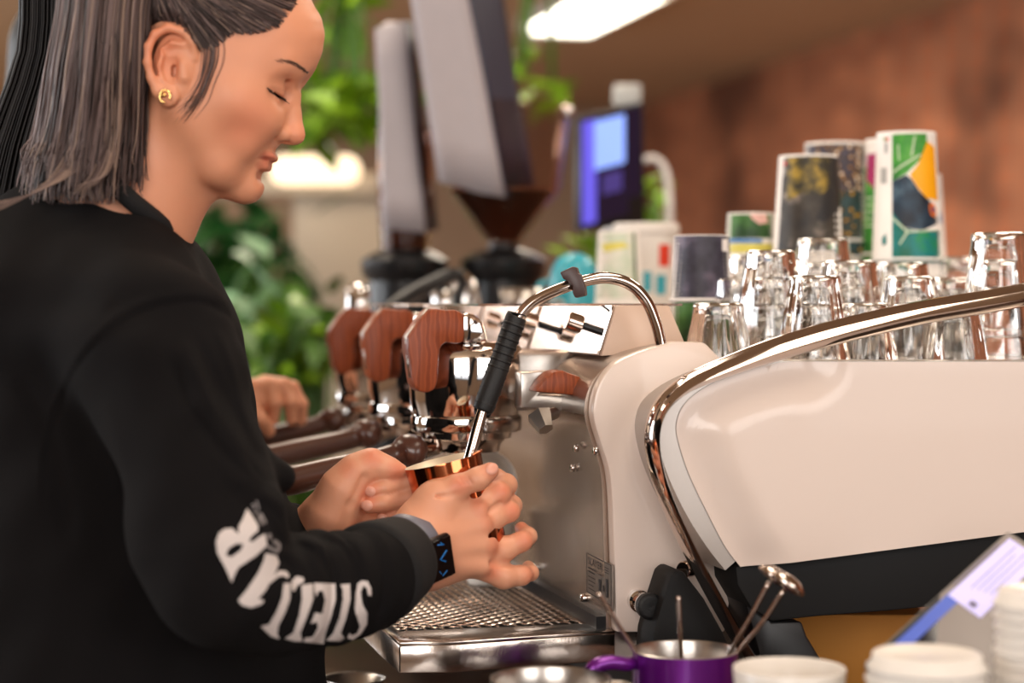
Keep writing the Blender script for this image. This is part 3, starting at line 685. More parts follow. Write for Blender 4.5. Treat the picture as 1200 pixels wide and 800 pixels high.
pr0 = root('person', 'woman in a black sweatshirt with ash brown ponytail looking down at a copper jug', 'person', (bx_.x, 1.70, 0))
geo = join((hv, hf), (rv, rf), (lv, lf), (cv, cf))
body = put('body', geo, skin, pr0)
tone_h = tone_h*np.array([.985, .93, .88])
tn = np.concatenate([tone_h, tr, tl, np.ones((len(cv), 3))]); tn = np.concatenate([tn, np.ones((len(tn), 1))], 1)
ca = body.data.attributes.new('tone', 'FLOAT_COLOR', 'POINT'); ca.data.foreach_set('color', tn.ravel())
# fingernails
nailm = mat('nail', (226, 162, 140), .3, vary=.03)
def nailobj(x, y, Y, w, h, rot, nrm=(0, -1, .15)):
    R = axis(nrm) ; Rz = Matrix.Rotation(rot, 3, Vector(nrm))
    V, Fc = lathe([(0, .0011), (.5, .0009), (.85, .0004), (1, -.0006)], (0, 0, 0), 18)
    out = [Rz @ (R @ Vector((v.x*w, v.y*h, v.z)))+P(x, y, Y) for v in V]
    put('fingernail', (out, Fc), nailm, body)
lb = BVHTree.FromPolygons([Vector(v) for v in lv.tolist()], lf.tolist()); rbv = BVHTree.FromPolygons([Vector(v) for v in rv.tolist()], rf.tolist())
for x, y, w_, h_, rot, bv in [(433.5, 575.5, .0048, .0056, 1.4, lb), (430, 592, .0050, .0058, 1.4, lb), (448, 607, .0044, .0050, 1.5, lb), (577, 549, .0068, .0052, .5, rbv)]:
    d = (P(x, y, 1)-Vector((0, 0, CZ))).normalized(); h = bv.ray_cast(Vector((0, 0, CZ)), d)
    if h[0]:
        nn_ = h[1] if h[1].dot(d) < 0 else -h[1]; q = h[0]; nailobj(600+q.x/q.y*F, HZ-(q.z-CZ)/q.y*F, q.y, w_, h_, rot, tuple(nn_))
# ---- sweatshirt
cl = []
cl += [(ellip(P(84, 362, 1.72), (.130, .165, .095)), .04, 1)]
cl += [(capsule(P(85, 370, 1.70), P(95, 430, 1.70), .115, .125), .03, 1), (capsule(P(95, 430, 1.70), P(115, 640, 1.70), .125, .145), .03, 1), (capsule(P(115, 640, 1.70), P(130, 860, 1.70), .145, .160), .03, 1)]
cl += ch([(140, 375, 1.60, 90), (176, 405, 1.565, 88), (206, 470, 1.545, 78), (234, 560, 1.52, 72), (248, 640, 1.505, 78), (258, 690, 1.50, 64)], .035)
cl += [(capsule(P(74, 276, 1.70), P(112, 274, 1.67), .050, .050), .03, 1), (capsule(P(112, 292, 1.70), P(160, 335, 1.64), .055, .050), .03, 1)]
cl += [(capsule(P(160, 305, 1.72), P(205, 420, 1.75), .040, .056), .03, 1), (capsule(P(205, 420, 1.75), P(264, 570, 1.77), .056, .046), .03, 1), (capsule(P(264, 570, 1.77), P(310, 700, 1.75), .046, .046), .03, 1), (capsule(P(310, 700, 1.75), P(300, 860, 1.74), .052, .07), .04, 1)]
# forearm, gathered in folds
fa_ = [(258, 690, 1.50, 68), (300, 700, 1.53, 64), (340, 695, 1.56, 60), (380, 690, 1.585, 57), (415, 684, 1.61, 55), (440, 676, 1.63, 52)]
cl += ch(fa_, .02)
for x, y, Y, r in [(330, 693, 1.55, 69), (362, 690, 1.575, 67), (392, 688, 1.595, 65), (418, 682, 1.613, 62), (438, 677, 1.628, 57)]:
    d = (P(440, 676, 1.63)-P(300, 700, 1.53)).normalized(); Rm = axis(d+Vector((.12*math.sin(x), 0, .15*math.cos(x))))
    cl += [(ellip(P(x, y, Y), (pr_(r, Y), pr_(r, Y), .0095), Rm), .010, 1)]
cl += ch([(300, 545, 1.56, 22), (330, 560, 1.58, 16)], .02)+ch([(238, 430, 1.59, 9), (278, 520, 1.585, 10), (308, 568, 1.575, 10)], .02)
cl += ch([(215, 420, 1.50, 5), (235, 480, 1.485, 6), (282, 560, 1.475, 6), (322, 590, 1.50, 5)], .018)
# far sleeve
cl += ch([(150, 370, 1.84, 70), (250, 640, 1.88, 60), (325, 652, 1.80, 44), (346, 642, 1.787, 38)], .03)
# seam of the set-in sleeve
cl += ch([(52, 620, 1.50, 2.2), (62, 500, 1.50, 2.4), (95, 430, 1.49, 2.4), (140, 383, 1.488, 2.6), (190, 357, 1.492, 2.6), (240, 352, 1.52, 2.6), (268, 366, 1.56, 2.4)], .012, -1)
def folds(G):
    x, y, z = G[..., 0], G[..., 1], G[..., 2]
    return .0034*np.sin(26*x+40*z+3*np.sin(18*z+9*y))*np.sin(20*z-14*x+2)+.0012*np.sin(95*x-70*z+20*y)*np.sin(30*x+22*z)
cl += [(capsule(P(165, 95, 1.70), P(140, 236, 1.70), .058, .070), .012, -1), (capsule(P(215, 175, 1.70), P(172, 262, 1.70), .030, .030), .012, -1)]
sv, sf = sdf_mesh(cl, .0034, folds)
# seams, gathers and creases worked into the near side of the cloth: (path, depth in m (+ = ridge), half width px)
CR = [([(50, 600), (56, 520), (80, 450), (110, 405), (150, 372), (195, 356), (240, 354), (266, 372)], -.0030, 3.6), ([(47, 600), (52, 515), (76, 443), (107, 397), (148, 363), (195, 347), (243, 346)], .0016, 5),
      ([(215, 400), (240, 455), (275, 510), (300, 545), (318, 562)], .0055, 8), ([(228, 392), (256, 450), (288, 502), (310, 540)], -.0035, 6), ([(200, 420), (222, 475), (262, 530), (300, 566)], -.0040, 7),
      ([(255, 385), (272, 430), (292, 500), (306, 530)], .0040, 5), ([(120, 470), (135, 520), (142, 580)], .003, 12), ([(300, 575), (325, 590), (338, 612), (345, 640)], .0050, 7), ([(282, 590), (306, 604), (322, 624), (335, 645)], -.0040, 6),
      ([(345, 636), (368, 646), (384, 672), (386, 706), (378, 738)], -.0042, 4.5), ([(356, 632), (382, 642), (398, 670), (400, 706), (392, 735)], .0036, 5), ([(376, 628), (400, 640), (416, 668), (418, 704), (410, 732)], -.0046, 4.5),
      ([(392, 624), (416, 636), (430, 666), (432, 702), (424, 728)], .0036, 5), ([(408, 622), (432, 634), (445, 664), (446, 700), (438, 724)], -.0042, 4.5), ([(326, 642), (350, 655), (362, 684), (362, 715), (352, 745)], .0032, 6), ([(320, 650), (338, 664), (346, 690), (340, 730)], -.0030, 5),
      ([(60, 300), (100, 330), (130, 360)], .002, 12), ([(20, 440), (60, 520), (80, 640)], -.003, 10)]
_px = 600+sv[:, 0]/sv[:, 1]*F; _py = HZ-(sv[:, 2]-CZ)/sv[:, 1]*F; _dp = np.zeros(len(sv)); _near = np.clip((1.70-sv[:, 1])/.04, 0, 1)
for path_, amp_, wd_ in CR:
    E = np.array([(p.x, p.y) for p in crom([(x, y, 0) for x, y in path_], 4)]); best = np.full(len(sv), 1e9); tt = np.zeros(len(sv)); Q = np.stack([_px, _py], 1)
    for k in range(len(E)-1):
        a_, b_ = E[k], E[k+1]; t = np.clip(((Q-a_)@(b_-a_))/max((b_-a_)@(b_-a_), 1e-9), 0, 1); d = np.linalg.norm(Q-a_-t[:, None]*(b_-a_), axis=1)
        m_ = d < best; best[m_] = d[m_]; tt[m_] = (k+t[m_])/(len(E)-1)
    _dp += amp_*np.exp(-(best/wd_)**2)*np.minimum(1, np.minimum(tt, 1-tt)*6+.15)
_ray = sv-np.array([0, 0, CZ]); _ray /= np.linalg.norm(_ray, axis=1)[:, None]
sv = sv-_ray*(_dp*_near)[:, None]
sweat = put('sweatshirt', (sv, sf), cloth, pr0)
collar = tube([P(60, 209, 1.62), P(92, 203, 1.622), P(128, 214, 1.625), P(160, 240, 1.635), P(185, 260, 1.655), P(204, 276, 1.69), P(204, 276, 1.73), P(170, 255, 1.775), P(110, 222, 1.79), P(62, 212, 1.76), P(48, 208, 1.70), P(60, 209, 1.62)], .0085, 10, 6)
put('collar', collar, ribm, pr0)
def cuff(a, b, ra, rb, name='cuff'):
    a, b = Vector(a), Vector(b); h = (b-a).length
    return put(name, lathe([(ra*.9, 0), (ra*1.03, .004), (ra*1.02, h*.3), (rb*1.02, h*.9), (rb, h), (rb-.004, h-.002), (rb-.006, h*.6)], a, 72, axis(b-a), flute=lambda i, t: .0006*math.sin(36*t)), ribm, pr0)
cuff(P(432, 675, 1.620), P(466, 656, 1.670), .0445, .0395)
cuff(P(338, 644, 1.79), P(364, 624, 1.783), .037, .0345)
put('trousers', sdf_mesh([(capsule(P(150, 860, 1.70), P(150, 930, 1.70), .145, .14), .05, 1)]+[(capsule((hx, 1.70+s*.09, .86), (hx+.03, 1.70+s*.09, .48), .095, .068), .03, 1) for s in (-1, 1)]+[(capsule((hx+.03, 1.70+s*.09, .48), (hx, 1.70+s*.09, .08), .066, .05), .02, 1) for s in (-1, 1)], .008), cloth, pr0)
for s in (-1, 1):
    put('shoe', sdf_mesh([(capsule((hx-.04, 1.70+s*.09, .05), (hx+.15, 1.70+s*.09, .036), .045, .035), .02, 1), (ellip((hx+.05, 1.70+s*.09, .01), (.14, .048, .012)), .01, 1)], .005), rubber, pr0)
# ---- pale print on the sleeve, pressed on the cloth
M4 = WM[pr0.name]
bvh = BVHTree.FromPolygons([Vector(v) for v in sv.tolist()], sf.tolist())
cam0 = Vector((0, 0, CZ))
def pressed(poly, hole=None, off=.0006, step=2.4):
    """image outline laid on the sleeve: points inside are cast on to the cloth"""
    ax_, ay_ = [p[0] for p in poly], [p[1] for p in poly]
    bm = bmesh.new(); vs = [bm.verts.new((x, y, 0)) for x, y in poly]; es = [bm.edges.new((vs[i], vs[(i+1) % len(vs)])) for i in range(len(vs))]
    if hole:
        hs = [bm.verts.new((x, y, 0)) for x, y in hole]; es += [bm.edges.new((hs[i], hs[(i+1) % len(hs)])) for i in range(len(hs))]
    bmesh.ops.triangle_fill(bm, edges=es, use_beauty=True)
    for _ in range(4):
        le = [e for e in bm.edges if e.calc_length() > step]
        if not le: break
        bmesh.ops.subdivide_edges(bm, edges=le, cuts=1); bmesh.ops.triangulate(bm, faces=bm.faces)
    for v in bm.verts:
        d = (P(v.co.x, v.co.y, 1)-cam0).normalized(); h = bvh.ray_cast(cam0, d)
        if h[0] is None: h = (cam0+d*1.6, -d)
        n = h[1] if h[1].dot(d) < 0 else -h[1]; v.co = h[0]+n*off
    bm.verts.index_update(); return frombm(bm)
def crop(pts): return [(240+x/3.81, 560+y/3.81) for x, y in pts]
Ls = [([(120, 466), (92, 402), (56, 335), (50, 285), (62, 248), (85, 228), (120, 224), (150, 250), (150, 216), (168, 185), (187, 136), (212, 172), (236, 212), (236, 236), (205, 262), (196, 282), (214, 284), (240, 262), (268, 248), (276, 300), (225, 348), (150, 398), (132, 430)], [(94, 345), (104, 315), (140, 292), (172, 294), (160, 322), (118, 352)]),
      ([(148, 545), (185, 500), (235, 425), (262, 365), (268, 335), (318, 345), (330, 378), (308, 432), (270, 500), (238, 538), (264, 545), (252, 562), (205, 578), (165, 566)], None),
      ([(292, 470), (282, 452), (300, 440), (312, 448)], None),
      ([(302, 440), (328, 412), (360, 415), (375, 434), (370, 448), (345, 436), (318, 444), (312, 456)], None),
      ([(350, 470), (380, 470), (378, 540), (356, 600), (328, 655), (322, 690), (332, 716), (296, 704), (248, 660), (286, 650), (318, 595), (342, 535)], None),
      ([(386, 500), (384, 460), (408, 438), (438, 444), (442, 462), (412, 480), (396, 506)], None),
      ([(430, 478), (480, 470), (482, 540), (452, 622), (425, 690), (434, 726), (400, 726), (356, 714), (394, 688), (420, 610), (432, 540)], None),
      ([(486, 468), (582, 472), (584, 540), (562, 620), (538, 685), (530, 738), (440, 728), (446, 712), (482, 706), (502, 668), (500, 640), (470, 648), (490, 600), (522, 604), (535, 545), (524, 502), (504, 505), (496, 530), (486, 500)], None),
      ([(606, 476), (646, 472), (648, 540), (630, 620), (606, 690), (622, 712), (602, 726), (542, 722), (572, 690), (600, 620), (616, 540), (614, 500)], None),
      ([(682, 470), (700, 458), (726, 460), (740, 490), (742, 525), (728, 522), (722, 490), (706, 480), (697, 510), (702, 560), (724, 600), (722, 650), (696, 695), (660, 720), (634, 712), (645, 688), (655, 700), (678, 690), (692, 660), (678, 620), (666, 580), (671, 510)], None)]
put('sleeve_lettering', join(*[pressed(crop(p), crop(h) if h else None) for p, h in Ls]), printm, sweat, smooth=False)
def c2(pts): return [(280+x/8.89, 570+y/8.89) for x, y in pts]
Sm = [[(120, 190), (150, 170), (175, 200), (160, 240), (140, 230), (150, 205)], [(170, 150), (190, 140), (215, 230), (200, 260), (190, 200)], [(150, 260), (190, 250), (180, 290), (160, 290)], [(205, 280), (240, 275), (285, 370), (275, 400), (235, 330), (250, 400), (235, 410), (190, 330)],
      [(285, 500), (320, 485), (340, 520), (320, 555), (292, 540)], [(340, 560), (385, 555), (430, 600), (430, 650), (395, 700), (285, 640), (290, 600), (385, 650), (395, 620), (350, 590)]]
put('small_sleeve_lettering', join(*[pressed(c2(p), step=1.5) for p in Sm]), printg, sweat, smooth=False)
# ---- watch
wa, wb = P(462, 656, 1.690), P(492, 643, 1.713); wd = (wb-wa).normalized()
cW = P(479, 648, 1.699)
toW = Vector((.55, -1, -.10)); toW = (toW-wd*toW.dot(wd)).normalized(); upW = wd.cross(toW)
if upW.z < 0: upW = -upW
V, Fc = [], []
for k in range(64):
    a = 2*math.pi*k/64; dr = toW*math.cos(a)+upW*math.sin(a)
    rr = .0355
    for (q, h) in [(rr-.001, -.011), (rr+.0012, -.010), (rr+.0012, .010), (rr-.001, .011)]: V.append(cW+dr*q+wd*h)
for k in range(64):
    k2 = (k+1) % 64
    for j in range(4): j2 = (j+1) % 4; Fc.append([k*4+j, k*4+j2, k2*4+j2, k2*4+j])
bm = bmesh.new(); vv = [bm.verts.new(v) for v in V]; [bm.faces.new([vv[i] for i in f]) for f in Fc]; bmesh.ops.recalc_face_normals(bm, faces=bm.faces); bm.verts.index_update()
wt = put('wristwatch', frombm(bm), mat('watch_band', (112, 112, 124), .45), pr0, label='black square smartwatch on a grey band')
Rw = Matrix((wd, upW, toW)).transposed()
Rw = Matrix((wd, toW.cross(wd), toW)).transposed()
put('case', box(cW+toW*.0385, (.031, .040, .0085), Rw, .0038, 3), mat('watch_case', (34, 26, 26), .25, .6), wt, smooth='auto')
scr = put('screen', box(cW+toW*.0432, (.027, .036, .0012), Rw, .0005, 1), mat('watch_glass', (6, 6, 8), .08), wt, smooth='auto')
bl = mat('watch_lines', (20, 90, 150), .4, emit=(20, 110, 180), es=.22)
def wl(pts, r=.0008):
    return tube([cW+toW*.0440+wd*a+Rw.col[1]*b for a, b in pts], r, 6, 1, False)
put('watch_display', join(wl([(.006, .006), (-.003, .000), (.003, -.0035)]), wl([(-.004, .014), (.004, .012), (.0, .015)], .0006), wl([(.003, -.012), (-.003, -.015)], .0005), wl([(-.006, -.010), (-.004, -.013)], .0004)), bl, scr)
# ---- earring, lashes, brows
er = P(193.5, 113, YH-.086)
put('earring', tube([er+Vector((.0045*math.cos(a), -.001, .0055*math.sin(a))) for a in [i*math.pi/6-.6 for i in range(11)]], .0012, 8, 2), mat('gold', (230, 190, 120), .15, 1), pr0)
put('earring_stud', lathe([(0, -.002), (.002, -.0015), (.0026, 0), (.002, .0015), (0, .002)], tuple(er+Vector((-.001, -.001, .001))), 16), MATS['gold'], pr0)
hb = BVHTree.FromPolygons([Vector(v) for v in hv.tolist()], hf.tolist())
def onskin(x, y, off=.0):
    d = (P(x, y, 1)-cam0).normalized(); h = hb.ray_cast(cam0, d); return (h[0]-d*off) if h[0] else P(x, y, 1.68)
hairm = [mat('hair_dark', (44, 30, 26), .5, vary=.2), mat('hair_ash', (112, 92, 88), .5, vary=.12), mat('hair_light', (146, 122, 108), .5, vary=.12), mat('hair_mid', (78, 60, 56), .5, vary=.15), mat('hair_black', (17, 13, 14), .55, vary=.2)]
lash = []
for i in range(16):
    t = i/15; x, y = 314+20*t, 104+13*t
    a = onskin(x, y, .0004); lash.append(tube([a, a+Vector((.0012+.001*t, -.0018, -.0022)), a+Vector((.0030+.002*t, -.0035, -.0042))], [.0003, .0003, .0001], 5, 2))
lash.append(tube([onskin(313+22*t, 103+14*t, .0003) for t in [0, .25, .5, .75, 1]], .0006, 6, 3))
put('eyelashes', join(*lash), hairm[0], pr0)
brow = []
for i in range(90):
    t = (i/89)**.7; x = 327+34*t; y = 73-2.0*math.sin(t*3)+13*t*t; x2, y2 = x-5+random.uniform(-1, 1), y-2+random.uniform(-2.4, 2.4)
    brow.append(tube([onskin(x, y+random.uniform(-2, 2), .0002), onskin(x2, y2, .0008)], [.00012+.0004*t*t, .0001], 4, 1, False))
put('eyebrow', join(*brow), mat('brow_hair', (84, 58, 46), .6), pr0)
# ---- hair
def strands(name, gen, n, parent, r=.0012, mats=None):
    V, Fc, Mi_ = [], [], []
    for i in range(n):
        pts, mi, rr = gen(i); path = crom(pts, 3); m = len(path); up = Vector((.3, -1, .2)).normalized()
        for k, p in enumerate(path):
            t = (path[min(k+1, m-1)]-path[max(k-1, 0)]).normalized(); a = (up-t*up.dot(t)).normalized(); b = t.cross(a)
            q = r*rr*(1-.85*(k/(m-1))**4); b0 = len(V)
            V += [p+a*q*.6, p-a*q*.5+b*q, p-a*q*.5-b*q]
            if k: Fc += [[b0-3+x, b0-3+(x+1) % 3, b0+(x+1) % 3, b0+x] for x in range(3)]; Mi_ += [mi]*3
    return put(name, (V, Fc, Mi_), mats or hairm, parent, kind='stuff')
hair = put('hair', sdf_mesh([(ellip(hp(246, 6, 0), (.094, .0765, .086), RH), .01, 1), (ellip(hp(310, -38, 0), (.055, .060, .04), RH), .02, 1)] + [(ellip(hp(318, 92, 0), (.080, .12, .045), Matrix.Rotation(math.radians(-4), 3, 'Y')), .004, -1), (ellip(hp(392, 30, 0), (.036, .1, .06)), .01, -1), (ellip(hp(228, 120, 0), (.05, .1, .060)), .01, -1), (ellip(hp(214, 78, 0), (.034, .1, .040)), .008, -1)], .0025), hairm[0], pr0)
def scalp(x, y, off):
    d = (P(x, y, 1)-cam0).normalized(); h = bh.ray_cast(cam0, d); h2 = hb.ray_cast(cam0, d)
    c = [q[0] for q in (h, h2) if q[0] is not None]
    if not c: return P(x, y, 1.66)
    return min(c, key=lambda q: q.y)-d*off
ev = hair.data; bh = BVHTree.FromPolygons([WM[hair.name] @ v.co for v in ev.vertices], [list(p.vertices) for p in ev.polygons])
HLx = [168, 205, 222, 236, 252, 277, 300, 327, 340, 349]; HLy = [20, 24, 38, 60, 54, 38, 38, 31, 12, 2]
def g_scalp(i):
    s = random.random(); x = 168+181*s+random.uniform(-2, 2); y = float(np.interp(x, HLx, HLy))+random.uniform(-5, 3)
    a = random.random() if random.random() < .75 else 0; a = a**1.3; f_ = min(1, max(0, (x-225)/80)); tx, ty = 150-50*f_, -110+45*f_
    x += (tx-x)*.6*a; y += (ty-y)*.6*a
    L_ = .35+.35*random.random(); pts = []
    for k in range(7):
        f = k/6*L_; pts.append(scalp(x+(tx-x)*f, y+(ty-y)*f-10*math.sin(f*3)*f_, .0008+.003*math.sin(min(1, k/3)*1.5)+.0015*random.random()))
    c = random.random(); st = math.sin(x*.35-y*.25)*.2; mi = 0 if c < .46+st else 3 if c < .76+st else 1 if c < .93 else 2
    return pts, mi, random.uniform(.5, 1.1)
strands('scalp_hair', g_scalp, 2400, hair, .0005)
def g_wisp(i):
    s = random.gauss(0, 1)*.95; e = random.random()
    return [scalp(243+4*s, 36, .001), scalp(249+5*s, 52, .0015), scalp(248+5*s, 70+4*e, .002), scalp(241+4*s, 92+6*e, .002), scalp(230+5*s, 112+10*e, .002), scalp(214+5*s, 120+26*e, .002)], random.choice([0, 3, 3, 1]), random.uniform(.3, .7)
strands('loose_wisp', g_wisp, 42, hair, .0004)
def g_tail(i):
    s = random.random(); dpt = random.random()
    xt = 66+112*s; L_ = random.uniform(165, 232) if s > .75 else random.uniform(185, 240)
    xb = 30+136*s**.9+random.uniform(-8, 8); Y = 1.585+.05*dpt+.04*(abs(s-.5)*2)**2
    cl_ = math.sin(s*37)*.5+math.sin(s*91+2)*.5
    mi = (1 if cl_ > .15 else 3 if cl_ > -.35 else 0) if random.random() < .7 else random.choice([1, 2, 3, 3])
    Ye = Y+.01
    return [P(xt*.6+50, -130, Y+.05), P(xt+6, -60, Y+.01), P(xt, 10, Y), P(xt*.7+xb*.3+random.uniform(-2, 2), 80, Y), P(xt*.4+xb*.6+random.uniform(-3, 3), 150, Ye), P(xb+random.uniform(-3, 3), L_*.95, Ye), P(xb+random.uniform(-6, 5), L_, Ye)], mi, random.uniform(.6, 1.25)
pt = strands('ponytail', g_tail, 2600, hair, .0008)
def g_low(i):
    s = random.random()
    if s < .6: q = random.uniform(0, 1); return [P(150-60*q, 150, 1.62), P(95-30*q, 200, 1.60), P(50-20*q, 222+8*q, 1.58), P(-10, 246+random.uniform(-10, 8), 1.57)], random.choice([2, 1, 2]), random.uniform(.5, .9)
    q = random.uniform(0, 1); return [P(140-20*q, 130, 1.61), P(135-20*q, 180, 1.60), P(125-25*q, 205+8*q, 1.59), P(95-10*q, 222+random.uniform(-6, 6), 1.585)], random.choice([2, 1, 3]), random.uniform(.5, .9)
strands('lower_locks', g_low, 70, hair, .0005)
def g_back(i):
    s = random.random(); Y = 1.70+.06*random.random()
    return [P(95, -120, Y), P(30+50*s, -40, Y), P(20+55*s, 60, Y), P(-20+70*s, 170, Y), P(-45+85*s, 250, Y), P(-70+90*s, 330, Y)], 4, random.uniform(.8, 1.4)
strands('dark_under_hair', g_back, 700, hair, .0014)
# ---------------------------------------------------------------- glasses and paper cups on the machine
DECK = 1.2505
ORD = ['topmost', 'second', 'third', 'fourth', 'fifth', 'sixth', 'seventh', 'eighth', 'ninth', 'tenth', 'eleventh', 'twelfth', 'thirteenth', 'fourteenth', 'fifteenth', 'sixteenth', 'seventeenth', 'eighteenth', 'nineteenth', 'twentieth', 'twenty-first', 'twenty-second', 'twenty-third', 'twenty-fourth', 'twenty-fifth']
def glass_geo(h, rb, rt, fl, nf):
    """an upturned tumbler: z=0 at the rim on the deck, z=h at its base"""
    prof = [(0, h-.001), (rb*.55, h-.0008), (rb*.86, h), (rb*.97, h-.001), (rb, h-.004), (rb*1.01, h-.012)]
    for k in range(1, 10): t = k/9; prof.append((rb+(rt-rb)*(t**.85), (h-.014)*(1-t)+.002*t))
    prof += [(rt+.0002, .0005), (rt-.0010, 0), (rt-.0022, .001)]
    for k in range(1, 9): t = 1-k/8; prof.append((rb-.0030+(rt-rb)*(t**.85), (h-.020)*(1-t)+.002*t))
    prof += [(rb*.72, h-.0115), (0, h-.0105)]
    n = len(prof)
    def f(i, a):
        if 5 <= i <= 11: return fl*math.cos(nf*a)*math.sin(math.pi*(i-4)/8)
        return 0
    V, Fc = lathe(prof, (0, 0, 0), 72 if nf else 48, None, f if fl else None)
    return V, Fc
KIN = {'ribbed': (.092, .0265, .0395, .0007, 20, .028), 'plain': (.110, .0300, .0420, .0004, 14, .028)}
proto = {}
def glass_at(kind, px, Y, n, labels, group):
    h, rb, rt, fl, nf, sp = KIN[kind]; p = P(px, HZ, Y)
    for k in range(n):
        if kind not in proto:
            o = put('glass_tumbler', glass_geo(h, rb, rt, fl, nf), glass, None, loc=(0, 0, 0)); proto[kind] = o
        else: o = proto[kind].copy(); C.objects.link(o)
        o.location = (p.x+random.uniform(-.0006, .0006), p.y, DECK+k*sp+.0003); o.rotation_euler = (0, 0, random.random()*6)
        tag(o, labels[k], 'glass', group)
gs = [('ribbed', 842, 1.93, ['low ribbed glass tumbler standing alone at the left end, above the white cheek'], None),
      ('ribbed', 903, 2.00, ['bottom ribbed tumbler of the leftmost tall glass stack', 'middle ribbed tumbler of the leftmost tall glass stack', 'top ribbed tumbler of the leftmost tall glass stack'], None),
      ('plain', 965, 2.16, ['bottom glass of the tall plain stack in front of the dark tree cup', 'middle glass of the tall plain stack in front of the dark tree cup', 'top glass of the tall plain stack in front of the dark tree cup'], None),
      ('plain', 995, 2.04, ['lower glass of the plain pair right of the dark tree cup', 'upper glass of the plain pair right of the dark tree cup'], None),
      ('ribbed', 955, 1.92, ['lower glass of the ribbed pair just right of the leftmost tall stack', 'upper glass of the ribbed pair just right of the leftmost tall stack'], None),
      ('ribbed', 862, 2.10, ['lower glass of the small pair behind the leftmost tall stack', 'upper glass of the small pair behind the leftmost tall stack'], None),
      ('ribbed', 878, 2.22, ['bottom glass of the rearmost stack beside the dark feather cup', 'middle glass of the rearmost stack beside the dark feather cup', 'top glass of the rearmost stack beside the dark feather cup'], None),
      ('plain', 1056, 2.14, ['lower glass of the plain pair below the toucan coloured cup', 'upper glass of the plain pair below the toucan coloured cup'], None),
      ('ribbed', 1066, 1.97, ['lower glass of the ribbed pair in front of the leaf and orange cup', 'upper glass of the ribbed pair in front of the leaf and orange cup'], None),
      ('ribbed', 1116, 2.07, ['lower glass of the ribbed pair left of the rightmost stack', 'upper glass of the ribbed pair left of the rightmost stack'], None),
      ('ribbed', 1124, 2.27, ['bottom glass of the rear stack against the brick wall', 'middle glass of the rear stack against the brick wall', 'top glass of the rear stack against the brick wall'], None),
      ('plain', 1172, 1.98, ['bottom glass of the rightmost and tallest plain stack', 'middle glass of the rightmost and tallest plain stack', 'top glass of the rightmost and tallest plain stack'], None),
      ('ribbed', 1012, 1.93, ['single low ribbed glass just behind the middle of the chrome rail'], None),
      ('ribbed', 1118, 1.94, ['single low ribbed glass under the upper part of the chrome rail'], None),
      ('plain', 1232, 2.10, ['single plain glass at the right edge behind the chrome rail'], None)]
for kind, px, Y, labs, gname in gs: glass_at(kind, px, Y, len(labs), labs, 'upturned glasses on the espresso machine')
# paper cups, upturned, in nested stacks
def cup_geo(h, rb, rt):
    return lathe([(0, h-.006), (rb-.002, h-.006), (rb-.002, h), (rb, h), (rb+.0003, h-.003), (rt, .004), (rt+.0016, .0035), (rt+.002, .0015), (rt+.001, 0), (rt-.001, .0005), (rt-.0012, .004), (rb-.002, h-.007)], (0, 0, 0), 56)
def cup_stack(px, top, hw, Y, h, flare, n, sp, name_label, prints, low_label, base=DECK):
    c = P(px, HZ, Y); rb = hw*Y/F; rt = rb*flare; zt = CZ+(HZ-top)/F*Y; z0 = zt-h
    def surf(x, y, off=.0004):
        z = CZ+(HZ-y)/F*Y; t = (zt-z)/h; r = rb+(rt-rb)*t+off; s = max(-.999, min(.999, ((x-px)*Y/F)/(r)))
        al = -math.pi/2+math.asin(s)-math.atan2(600-px, F)*-1 if False else -math.pi/2+math.asin(s)-math.atan2(px-600, F)
        return Vector((c.x+r*math.cos(al), c.y+r*math.sin(al), z))
    cup = put('paper_cup', ([v+Vector((c.x, c.y, z0)) for v in cup_geo(h, rb, rt)[0]], cup_geo(h, rb, rt)[1]), paper_w, None, loc=(c.x, c.y, z0))
    tag(cup, name_label, 'paper cup', 'printed paper cups on the machine')
    for nm, m, poly, off in prints:
        bm = bmesh.new(); vs = [bm.verts.new((x, y, 0)) for x, y in poly]; bm.faces.new(vs); bmesh.ops.triangulate(bm, faces=bm.faces)
        for _ in range(5):
            le = [e for e in bm.edges if e.calc_length() > 5]
            if not le: break
            bmesh.ops.subdivide_edges(bm, edges=le, cuts=1); bmesh.ops.triangulate(bm, faces=bm.faces)
        for v in bm.verts: v.co = surf(v.co.x, v.co.y, off*.0003)
        bm.verts.index_update(); put(nm, frombm(bm), m, cup, smooth=False)
    first = None; k = 1
    while low_label and z0-k*sp > base+.0 and k <= n:
        if first is None: first = put('paper_cup', cup_geo(h, rb*.985, rt*.985), paper_w, None, loc=(0, 0, 0)); o = first
        else: o = first.copy(); C.objects.link(o)
        o.location = (c.x, c.y, z0-k*sp); tag(o, low_label.replace('plain lower paper cups', ORD[k]+' plain white paper cup down, one of those').replace('under', 'under', 1), 'paper cup', low_label.replace('plain lower', 'plain')); k += 1
def pm(name, stops, kind='noise', scale=40, base=(60, 60, 60)): return ramp_noise(mat(name, base, .5), stops, ntype=kind, scale=scale)
tree = pm('print_tree', [(.36, (26, 22, 20)), (.5, (52, 44, 36)), (.56, (58, 52, 44)), (.68, (150, 134, 122))], scale=26)
gold = pm('print_foliage', [(.40, (44, 38, 22)), (.52, (110, 92, 34)), (.62, (160, 130, 44))], scale=70)
trunk = mat('print_trunk', (26, 22, 22), .5, vary=.3)
dots = pm('print_dots', [(.0, (232, 222, 214)), (.22, (210, 200, 190)), (.3, (170, 120, 40)), (.45, (60, 50, 52)), (.8, (70, 66, 80))], 'voronoi', 120)
dotsb = pm('print_dots_dark', [(.0, (225, 180, 60)), (.25, (170, 120, 30)), (.35, (36, 42, 34)), (.8, (40, 70, 74))], 'voronoi', 110)
